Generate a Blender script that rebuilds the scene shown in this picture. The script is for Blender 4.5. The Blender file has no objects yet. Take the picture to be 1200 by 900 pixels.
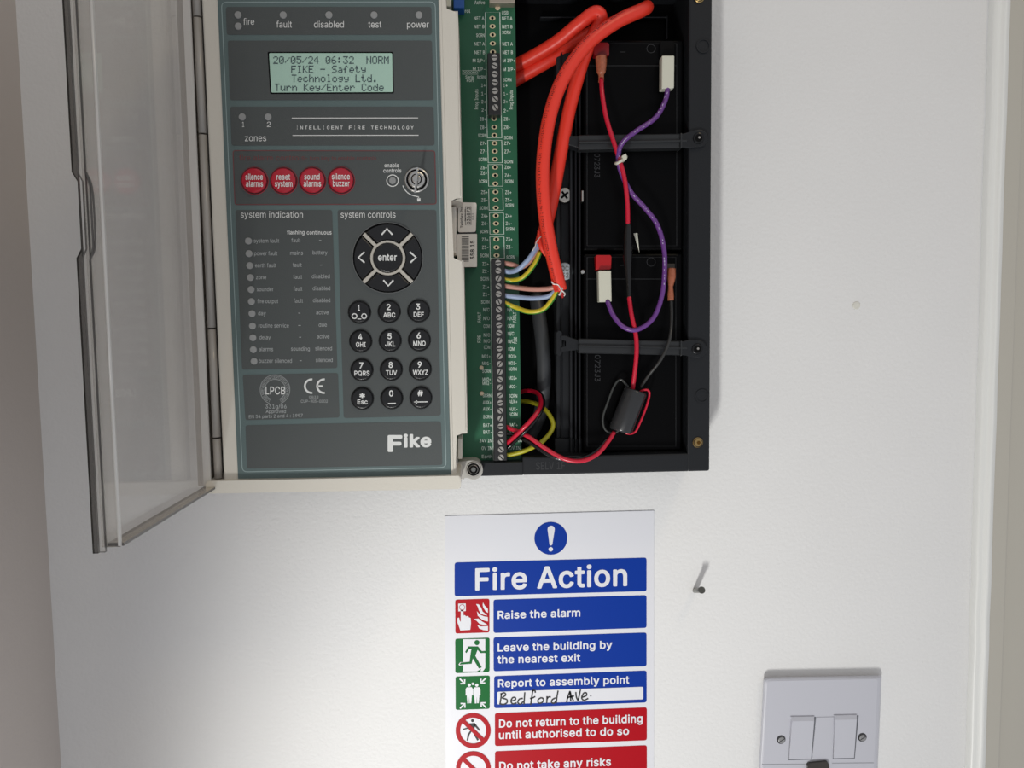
import bpy, bmesh, math, random
from mathutils import Vector, Matrix
from mathutils.geometry import tessellate_polygon
random.seed(7)
C = bpy.context.scene.collection
SC = bpy.context.scene

# ------------------------------------------------------------------ camera
# wall plane y = 0, x to the right, z up; h = height in front of the wall (-y).  The camera stands at (0, -CAM_D, 0).
FPX, CU, CV = 901.0, 600.0, 450.0
CAM_D = 0.556
def _n(v): return Vector(v).normalized()
r_ = _n((20000.0, -340.0, FPX))          # world +x in camera axes (x right, y down, z forward)
d_ = _n((156.0, 12077.0, FPX))           # world -z in camera axes
n_ = r_.cross(d_).normalized()           # world +y
d_ = n_.cross(r_).normalized()
def cam2world(v): return Vector((r_.dot(v), n_.dot(v), -d_.dot(v)))
cx, cy, cz = cam2world(Vector((1, 0, 0))), cam2world(Vector((0, -1, 0))), cam2world(Vector((0, 0, -1)))
cam_d = bpy.data.cameras.new('camera')
cam = bpy.data.objects.new('camera', cam_d)
C.objects.link(cam)
M = Matrix((cx, cy, cz)).transposed().to_4x4()
M.translation = Vector((0, -CAM_D, 0))
cam.matrix_world = M
cam_d.sensor_fit = 'HORIZONTAL'
cam_d.sensor_width = 36.0
cam_d.lens = FPX / 1200.0 * 36.0
cam_d.clip_start = 0.01
SC.camera = cam
def P(u, v, h=0.0):
    """the point at height h in front of the wall that the photograph shows at (u, v)"""
    d = cam2world(Vector(((u - CU) / FPX, (v - CV) / FPX, 1.0)))
    t = (CAM_D - h) / d.y
    return Vector((d.x * t, -h, d.z * t))

# ------------------------------------------------------------------ world, lamps, exposure
w = bpy.data.worlds.new('world'); SC.world = w; w.use_nodes = True
w.node_tree.nodes['Background'].inputs[0].default_value = (0.915, 0.935, 1.0, 1)
w.node_tree.nodes['Background'].inputs[1].default_value = 0.46
def area(name, loc, target, sx, sy, power, col):
    l = bpy.data.lights.new(name, 'AREA'); l.shape = 'RECTANGLE'; l.size = sx; l.size_y = sy
    l.energy = power; l.color = col
    o = bpy.data.objects.new(name, l); C.objects.link(o)
    o.location = loc
    o.rotation_euler = (Vector(target) - Vector(loc)).to_track_quat('-Z', 'Y').to_euler()
    return o
win = area('window_light', (-0.408, -1.20, -1.12), (-0.06, 0, -0.26), 0.080, 0.30, 1.75, (1.0, 0.99, 0.955))
win.data.spread = math.radians(54)
area('front_fill_light', (-0.02, -1.5, -1.15), (0.0, 0, -0.1), 0.5, 0.5, 0.8, (1.0, 0.99, 0.96))  # soft fill lamp added low in front, no doorway there
area('warm_fill_light', (0.75, -0.95, 1.35), (0.25, 0, 0.2), 0.3, 0.3, 3.2, (1.0, 0.80, 0.50))  # weak warm lamp added above to tint the upper wall
vs = SC.view_settings
vs.view_transform = 'Standard'; vs.look = 'None'; vs.gamma = 1.0; vs.use_curve_mapping = False
vs.exposure = 0.0

# ------------------------------------------------------------------ materials
def lin(c):
    return tuple(((x / 255 / 12.92) if x / 255 <= 0.04045 else ((x / 255 + 0.055) / 1.055) ** 2.4) for x in c) + (1.0,)
MATS = {}
def mat(name, rgb, rough=0.5, metal=0.0, spec=0.5, bump=0.0, bscale=300.0, mottle=0.0, mscale=20.0, stretch=None, coat=0.0):
    if name in MATS: return MATS[name]
    m = bpy.data.materials.new(name); m.use_nodes = True
    nt = m.node_tree; b = nt.nodes['Principled BSDF']
    b.inputs['Base Color'].default_value = lin(rgb)
    b.inputs['Roughness'].default_value = rough
    b.inputs['Metallic'].default_value = metal
    b.inputs['Specular IOR Level'].default_value = spec
    b.inputs['Coat Weight'].default_value = coat
    tc = nt.nodes.new('ShaderNodeTexCoord')
    src = tc.outputs['Object']
    if stretch:
        mp = nt.nodes.new('ShaderNodeMapping'); mp.inputs['Scale'].default_value = stretch
        nt.links.new(src, mp.inputs['Vector']); src = mp.outputs['Vector']
    if mottle:
        ns = nt.nodes.new('ShaderNodeTexNoise'); ns.inputs['Scale'].default_value = mscale; ns.inputs['Detail'].default_value = 4
        nt.links.new(src, ns.inputs['Vector'])
        mx = nt.nodes.new('ShaderNodeMix'); mx.data_type = 'RGBA'
        mx.inputs['A'].default_value = lin(tuple(max(0, x * (1 - mottle)) for x in rgb))
        mx.inputs['B'].default_value = lin(tuple(min(255, x * (1 + mottle)) for x in rgb))
        nt.links.new(ns.outputs['Fac'], mx.inputs['Factor']); nt.links.new(mx.outputs['Result'], b.inputs['Base Color'])
    if bump:
        n2 = nt.nodes.new('ShaderNodeTexNoise'); n2.inputs['Scale'].default_value = bscale; n2.inputs['Detail'].default_value = 3
        nt.links.new(src, n2.inputs['Vector'])
        bp = nt.nodes.new('ShaderNodeBump'); bp.inputs['Strength'].default_value = bump; bp.inputs['Distance'].default_value = 0.001
        nt.links.new(n2.outputs['Fac'], bp.inputs['Height']); nt.links.new(bp.outputs['Normal'], b.inputs['Normal'])
    MATS[name] = m
    return m
def clear(name, tint, rough=0.02, haze=0.0):
    m = bpy.data.materials.new(name); m.use_nodes = True
    nt = m.node_tree; nt.nodes.clear()
    out = nt.nodes.new('ShaderNodeOutputMaterial'); mx = nt.nodes.new('ShaderNodeMixShader')
    tr = nt.nodes.new('ShaderNodeBsdfTransparent'); gl = nt.nodes.new('ShaderNodeBsdfGlossy'); lw = nt.nodes.new('ShaderNodeLayerWeight'); pw_ = nt.nodes.new('ShaderNodeMath'); fr = nt.nodes.new('ShaderNodeMath')
    tr.inputs['Color'].default_value = tint; gl.inputs['Roughness'].default_value = rough; lw.inputs['Blend'].default_value = 0.5; pw_.operation = 'POWER'; pw_.inputs[1].default_value = 5.0; fr.operation = 'MULTIPLY_ADD'; fr.inputs[1].default_value = 0.96; fr.inputs[2].default_value = 0.04
    nt.links.new(lw.outputs['Facing'], pw_.inputs[0]); nt.links.new(pw_.outputs[0], fr.inputs[0])
    nt.links.new(fr.outputs[0], mx.inputs[0]); nt.links.new(tr.outputs[0], mx.inputs[1]); nt.links.new(gl.outputs[0], mx.inputs[2])
    if haze:                                       # dust and fine scratches on the plastic
        tl = nt.nodes.new('ShaderNodeBsdfTranslucent'); df = nt.nodes.new('ShaderNodeBsdfDiffuse'); m2 = nt.nodes.new('ShaderNodeMixShader'); m3 = nt.nodes.new('ShaderNodeMixShader')
        tl.inputs['Color'].default_value = (0.9, 0.89, 0.87, 1); df.inputs['Color'].default_value = (0.9, 0.89, 0.87, 1)
        tc = nt.nodes.new('ShaderNodeTexCoord'); ns = nt.nodes.new('ShaderNodeTexNoise'); mr = nt.nodes.new('ShaderNodeMapRange')
        ns.inputs['Scale'].default_value = 26; ns.inputs['Detail'].default_value = 5
        mr.inputs['To Min'].default_value = haze * 0.6; mr.inputs['To Max'].default_value = haze * 1.4
        nt.links.new(tc.outputs['Object'], ns.inputs['Vector']); nt.links.new(ns.outputs['Fac'], mr.inputs['Value'])
        nt.links.new(tl.outputs[0], m2.inputs[1]); nt.links.new(df.outputs[0], m2.inputs[2])
        nt.links.new(mr.outputs[0], m3.inputs[0]); nt.links.new(mx.outputs[0], m3.inputs[1]); nt.links.new(m2.outputs[0], m3.inputs[2]); mx = m3
    nt.links.new(mx.outputs[0], out.inputs['Surface'])
    MATS[name] = m
    return m
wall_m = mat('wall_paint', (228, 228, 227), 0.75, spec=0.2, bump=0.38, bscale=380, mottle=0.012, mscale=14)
wall_left_m = mat('wall_paint_shade_side', (198, 190, 184), 0.8, spec=0.2, bump=0.2, bscale=330)  # duller wall paint, shade of the unlit side put into its colour
trim_m = mat('trim_gloss_paint', (238, 239, 235), 0.35, bump=0.25, bscale=90, stretch=(1, 1, 0.15))
frame_m = mat('door_frame_paint', (188, 184, 173), 0.5, bump=0.15, bscale=120)
abs_m = mat('grey_abs', (216, 212, 201), 0.45, bump=0.08, bscale=900)
lug_m = mat('grey_abs_lug', (176, 174, 168), 0.45)
box_m = mat('charcoal_abs', (29, 31, 34), 0.42, spec=0.28, bump=0.10, bscale=1200)
mem_m = mat('membrane_teal', (92, 110, 110), 0.5, bump=0.12, bscale=1500)
zone_m = mat('membrane_zone', (76, 81, 81), 0.5, bump=0.14, bscale=1500)
line_m = mat('membrane_line', (150, 168, 168), 0.5)
redline_m = mat('membrane_red_line', (118, 58, 60), 0.5)
white_m = mat('print_white', (226, 228, 226), 0.5)
dimwhite_m = mat('print_grey_white', (178, 182, 182), 0.5)
led_m = mat('led_lens', (150, 152, 152), 0.35)
key_m = mat('key_black', (22, 23, 25), 0.28, bump=0.1, bscale=1200)
keyring_m = mat('key_ring', (120, 122, 120), 0.3, metal=0.6)
dark_m = mat('dark_gap', (9, 9, 10), 0.6, spec=0.1)
red_m = mat('button_red', (182, 20, 44), 0.12, coat=0.4)
redring_m = mat('button_ring', (60, 8, 18), 0.3)
bar_m = mat('pad_grey', (196, 192, 182), 0.4)
lcd_m = mat('lcd_glass', (176, 210, 194), 0.12, mottle=0.03, mscale=30)
lcdtxt_m = mat('lcd_pixel', (62, 78, 84), 0.3)
metal_m = mat('bright_metal', (205, 203, 198), 0.25, metal=1.0)
steel_m = mat('screw_steel', (190, 186, 178), 0.35, metal=1.0)
brass_m = mat('brass', (180, 152, 100), 0.3, metal=1.0)
pcb_m = mat('pcb_green', (26, 92, 62), 0.4, mottle=0.10, mscale=60)
silk_m = mat('silk_white', (214, 228, 216), 0.5)
gold_m = mat('pad_gold', (222, 208, 170), 0.35, metal=0.6)
block_m = mat('terminal_black', (26, 26, 27), 0.4)
paper_m = mat('sticker_paper', (222, 218, 208), 0.6)
ink_m = mat('ink_black', (28, 28, 30), 0.6)
inkgrey_m = mat('ink_grey', (110, 108, 104), 0.6)
blue_part_m = mat('component_blue', (28, 84, 160), 0.4)
cable_m = mat('cable_red', (234, 58, 40), 0.38, bump=0.05, bscale=400)
cable_print_m = mat('cable_print', (120, 22, 18), 0.5)
core_br_m = mat('core_brown', (196, 142, 128), 0.4)
core_bl_m = mat('core_blue', (150, 168, 200), 0.4)
core_ye_m = mat('core_yellow', (206, 186, 40), 0.4)
core_gr_m = mat('core_green', (70, 140, 50), 0.4)
foil_m = mat('foil', (225, 222, 218), 0.35, metal=0.3)
wire_red_m = mat('wire_red', (196, 24, 52), 0.28)
wire_blk_m = mat('wire_black', (16, 16, 17), 0.2)
wire_pur_m = mat('wire_purple', (104, 58, 134), 0.35)
flex_m = mat('flex_grey', (58, 60, 62), 0.4)
conn_m = mat('nylon_white', (206, 206, 190), 0.4)
crimp_m = mat('crimp_sleeve', (158, 92, 66), 0.25, mottle=0.2, mscale=500)
bat_m = mat('battery_black', (7, 7, 8), 0.33, spec=0.07, bump=0.05, bscale=1500)
batred_m = mat('terminal_red', (176, 8, 16), 0.35)
strap_m = mat('strap_black', (34, 36, 38), 0.38)
emb_m = mat('emboss_grey', (44, 45, 47), 0.35)
ferrite_m = mat('ferrite', (46, 47, 49), 0.25)
sign_m = mat('sign_white', (222, 223, 228), 0.35)
sblue_m = mat('sign_blue', (2, 52, 150), 0.4, spec=0.15)
sred_m = mat('sign_red', (172, 2, 22), 0.4, spec=0.15)
sgreen_m = mat('sign_green', (2, 100, 42), 0.4, spec=0.15)
plate_m = mat('switch_white', (194, 195, 203), 0.25)
neon_m = mat('neon_dark', (60, 56, 52), 0.15)
nail_m = mat('nail_dark', (92, 92, 88), 0.5, metal=0.5)
clear_m = clear('clear_acrylic', (0.965, 0.96, 0.95, 1), haze=0.17)
clear_lip_m = clear('clear_acrylic_lip', (0.95, 0.945, 0.93, 1), 0.06, haze=0.12)
clear_brown_m = clear('clear_acrylic_dusty', (0.74, 0.69, 0.62, 1), 0.15, haze=0.1)
clear_dark_m = clear('clear_acrylic_dark', (0.5, 0.49, 0.48, 1), 0.1)  # darker tint for the flange's outer strip
clear_edge_m = mat('acrylic_edge_reflection', (92, 90, 88), 0.15)  # dark reflections inside the plastic's edges put into this colour
hinge_m = mat('hinge_acrylic', (172, 168, 162), 0.2)

# ------------------------------------------------------------------ building helpers
W = {}
def empty(name, loc, label, cat, group=None):
    o = bpy.data.objects.new(name, None); C.objects.link(o)
    o.empty_display_size = 0.01
    o.location = loc; W[o] = Vector(loc)
    o['label'] = label; o['category'] = cat
    if group: o['group'] = group
    return o
def tag(o, label, cat, group=None):
    o['label'] = label; o['category'] = cat
    if group: o['group'] = group
    return o
def put(name, bm, mats, parent=None, at=None, smooth=False, label=None, kind=None):
    """link a bmesh given in world coordinates as one object"""
    if at is None:
        vs_ = [v.co for v in bm.verts]
        at = Vector([(min(c[i] for c in vs_) + max(c[i] for c in vs_)) / 2 for i in range(3)])
    at = Vector(at)
    for v in bm.verts: v.co -= at
    me = bpy.data.meshes.new(name)
    bm.to_mesh(me); bm.free()
    for m in (mats if isinstance(mats, (list, tuple)) else [mats]): me.materials.append(m)
    if smooth:
        for p in me.polygons: p.use_smooth = True
    o = bpy.data.objects.new(name, me); C.objects.link(o)
    W[o] = at
    if parent: o.parent = parent; o.location = at - W[parent]
    else: o.location = at
    if label: o['label'] = label
    if kind: o['kind'] = kind
    return o
def clone(src, at, parent, roty=None):
    o = src.copy(); C.objects.link(o)
    o.parent = parent; W[o] = Vector(at)
    o.location = W[o] - (W[parent] if parent else Vector())
    if roty is not None: o.rotation_euler = (0, roty, 0)
    return o
def face(bm, pts, mi=0):
    f = bm.faces.new([bm.verts.new(p) for p in pts]); f.material_index = mi
    return f
def prism_w(bm, xz, h0, h1, bev=0.0, seg=2, mi=0):
    """an outline in (x, z) raised from h0 to h1, its front edge bevelled"""
    area2 = sum(xz[i][0] * xz[(i + 1) % len(xz)][1] - xz[(i + 1) % len(xz)][0] * xz[i][1] for i in range(len(xz)))
    if area2 < 0: xz = xz[::-1]
    b = [bm.verts.new((x, -h0, z)) for x, z in xz]
    t = [bm.verts.new((x, -h1, z)) for x, z in xz]
    n = len(xz)
    fs = [bm.faces.new(t), bm.faces.new(b[::-1])]
    for i in range(n):
        fs.append(bm.faces.new((b[i], b[(i + 1) % n], t[(i + 1) % n], t[i])))
    for f in fs: f.material_index = mi
    if bev:
        es = [e for e in fs[0].edges]
        if n <= 8: es += [e for e in bm.edges if (e.verts[0] in b and e.verts[1] in t) or (e.verts[1] in b and e.verts[0] in t)]
        bmesh.ops.bevel(bm, geom=es, offset=bev, segments=seg, affect='EDGES', profile=0.5, clamp_overlap=True)
def px(poly, h): return [(P(u, v, h).x, P(u, v, h).z) for u, v in poly]
def prism(bm, poly, h0, h1, bev=0.0, seg=2, mi=0): prism_w(bm, px(poly, h1), h0, h1, bev, seg, mi)
def plate(name, poly, h0, h1, m, parent=None, bev=0.0, **k):
    bm = bmesh.new(); prism(bm, poly, h0, h1, bev); return put(name, bm, m, parent, **k)
def box(bm, x0, x1, h0, h1, z0, z1, bev=0.0, seg=2):
    prism_w(bm, [(x0, z0), (x1, z0), (x1, z1), (x0, z1)], h0, h1, bev, seg)
def rquad(c, r, n=4):
    """rounded quad in pixels: corners tl, tr, br, bl"""
    out = []
    for i in range(4):
        p, a, b = Vector(c[i]), Vector(c[i - 1]), Vector(c[(i + 1) % 4])
        p0 = p + (a - p).normalized() * r; p1 = p + (b - p).normalized() * r
        for k in range(n + 1):
            t = k / n
            q = p0 * (1 - t) ** 2 + p * 2 * t * (1 - t) + p1 * t * t
            out.append((q.x, q.y))
    return out
def circ(u, v, r, n=24, a0=0, a1=360):
    return [(u + r * math.cos(math.radians(a0 + (a1 - a0) * i / (n if a1 - a0 >= 360 else n - 1))),
             v + r * math.sin(math.radians(a0 + (a1 - a0) * i / (n if a1 - a0 >= 360 else n - 1)))) for i in range(n)]
def flat(bm, poly, h, mi=0): face(bm, [P(u, v, h) for u, v in poly], mi)
def ring(bm, outer, inner, h, mi=0, closed=True):
    n = len(outer)
    o = [bm.verts.new(P(u, v, h)) for u, v in outer]; i_ = [bm.verts.new(P(u, v, h)) for u, v in inner]
    for k in range(n if closed else n - 1):
        f = bm.faces.new((o[k], o[(k + 1) % n], i_[(k + 1) % n], i_[k])); f.material_index = mi
def stroke(bm, pts, wd, h, mi=0, closed=False):
    """a printed or written line of width wd pixels"""
    pts = [Vector(p) for p in pts]; n = len(pts)
    L, R = [], []
    for i, p in enumerate(pts):
        a = pts[i - 1] if (i > 0 or closed) else p
        b = pts[(i + 1) % n] if (i < n - 1 or closed) else p
        t = (b - a).normalized(); nn = Vector((-t.y, t.x)) * wd / 2
        L.append(p + nn); R.append(p - nn)
    ring(bm, [tuple(q) for q in L], [tuple(q) for q in R], h, mi, closed)
def sstroke(bm, pts, wd, h, n=4): stroke(bm, [tuple(q) for q in spline([Vector((a, b, 0)) for a, b in pts], n)], wd, h) if False else stroke(bm, [(q.x, q.y) for q in spline([Vector((a, b, 0)) for a, b in pts], n)], wd, h)
def spline(p, n=6):
    out = []
    for i in range(len(p) - 1):
        a = p[i - 1] if i else p[0] * 2 - p[1]
        b, c = p[i], p[i + 1]
        d = p[i + 2] if i + 2 < len(p) else p[-1] * 2 - p[-2]
        for k in range(n):
            t = k / n
            out.append(0.5 * (2 * b + (c - a) * t + (2 * a - 5 * b + 4 * c - d) * t * t + (3 * b - a - 3 * c + d) * t ** 3))
    out.append(p[-1])
    return out
def tube(bm, pts, r, sides=10, n=6, mi=0, smooth_path=True):
    """a round tube along points (x, y, z); r is one radius or one per given point"""
    rs = r if isinstance(r, (list, tuple)) else [r] * len(pts)
    path = spline(pts, n) if smooth_path and len(pts) > 2 else list(pts)
    m = len(path)
    rr = []
    for i in range(m):
        f = i / (m - 1) * (len(rs) - 1); k = min(int(f), len(rs) - 2); rr.append(rs[k] * (1 - (f - k)) + rs[k + 1] * (f - k))
    t0 = (path[1] - path[0]).normalized()
    nn = t0.orthogonal().normalized()
    rings = []
    for i, p in enumerate(path):
        t = (path[min(i + 1, m - 1)] - path[max(i - 1, 0)]).normalized()
        nn = (nn - t * nn.dot(t)).normalized(); b = t.cross(nn)
        rings.append([bm.verts.new(p + (nn * math.cos(2 * math.pi * k / sides) + b * math.sin(2 * math.pi * k / sides)) * rr[i]) for k in range(sides)])
    for i in range(m - 1):
        for k in range(sides):
            f = bm.faces.new((rings[i][k], rings[i][(k + 1) % sides], rings[i + 1][(k + 1) % sides], rings[i + 1][k])); f.material_index = mi; f.smooth = True
    for rg, rev in ((rings[0], True), (rings[-1], False)):
        f = bm.faces.new(rg[::-1] if rev else rg); f.material_index = mi
def tube_px(bm, pts, r, **k): tube(bm, [P(*p) for p in pts], r, **k)
def disc_w(bm, c, r, h0, h1, n=20, bev=0.0, seg=2, mi=0, rz=None):
    rz = rz or r
    prism_w(bm, [(c.x + r * math.cos(2 * math.pi * i / n), c.z + rz * math.sin(2 * math.pi * i / n)) for i in range(n)], h0, h1, bev, seg, mi)
def pxw(h): return (CAM_D - h) / FPX         # metres per pixel at height h

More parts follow.
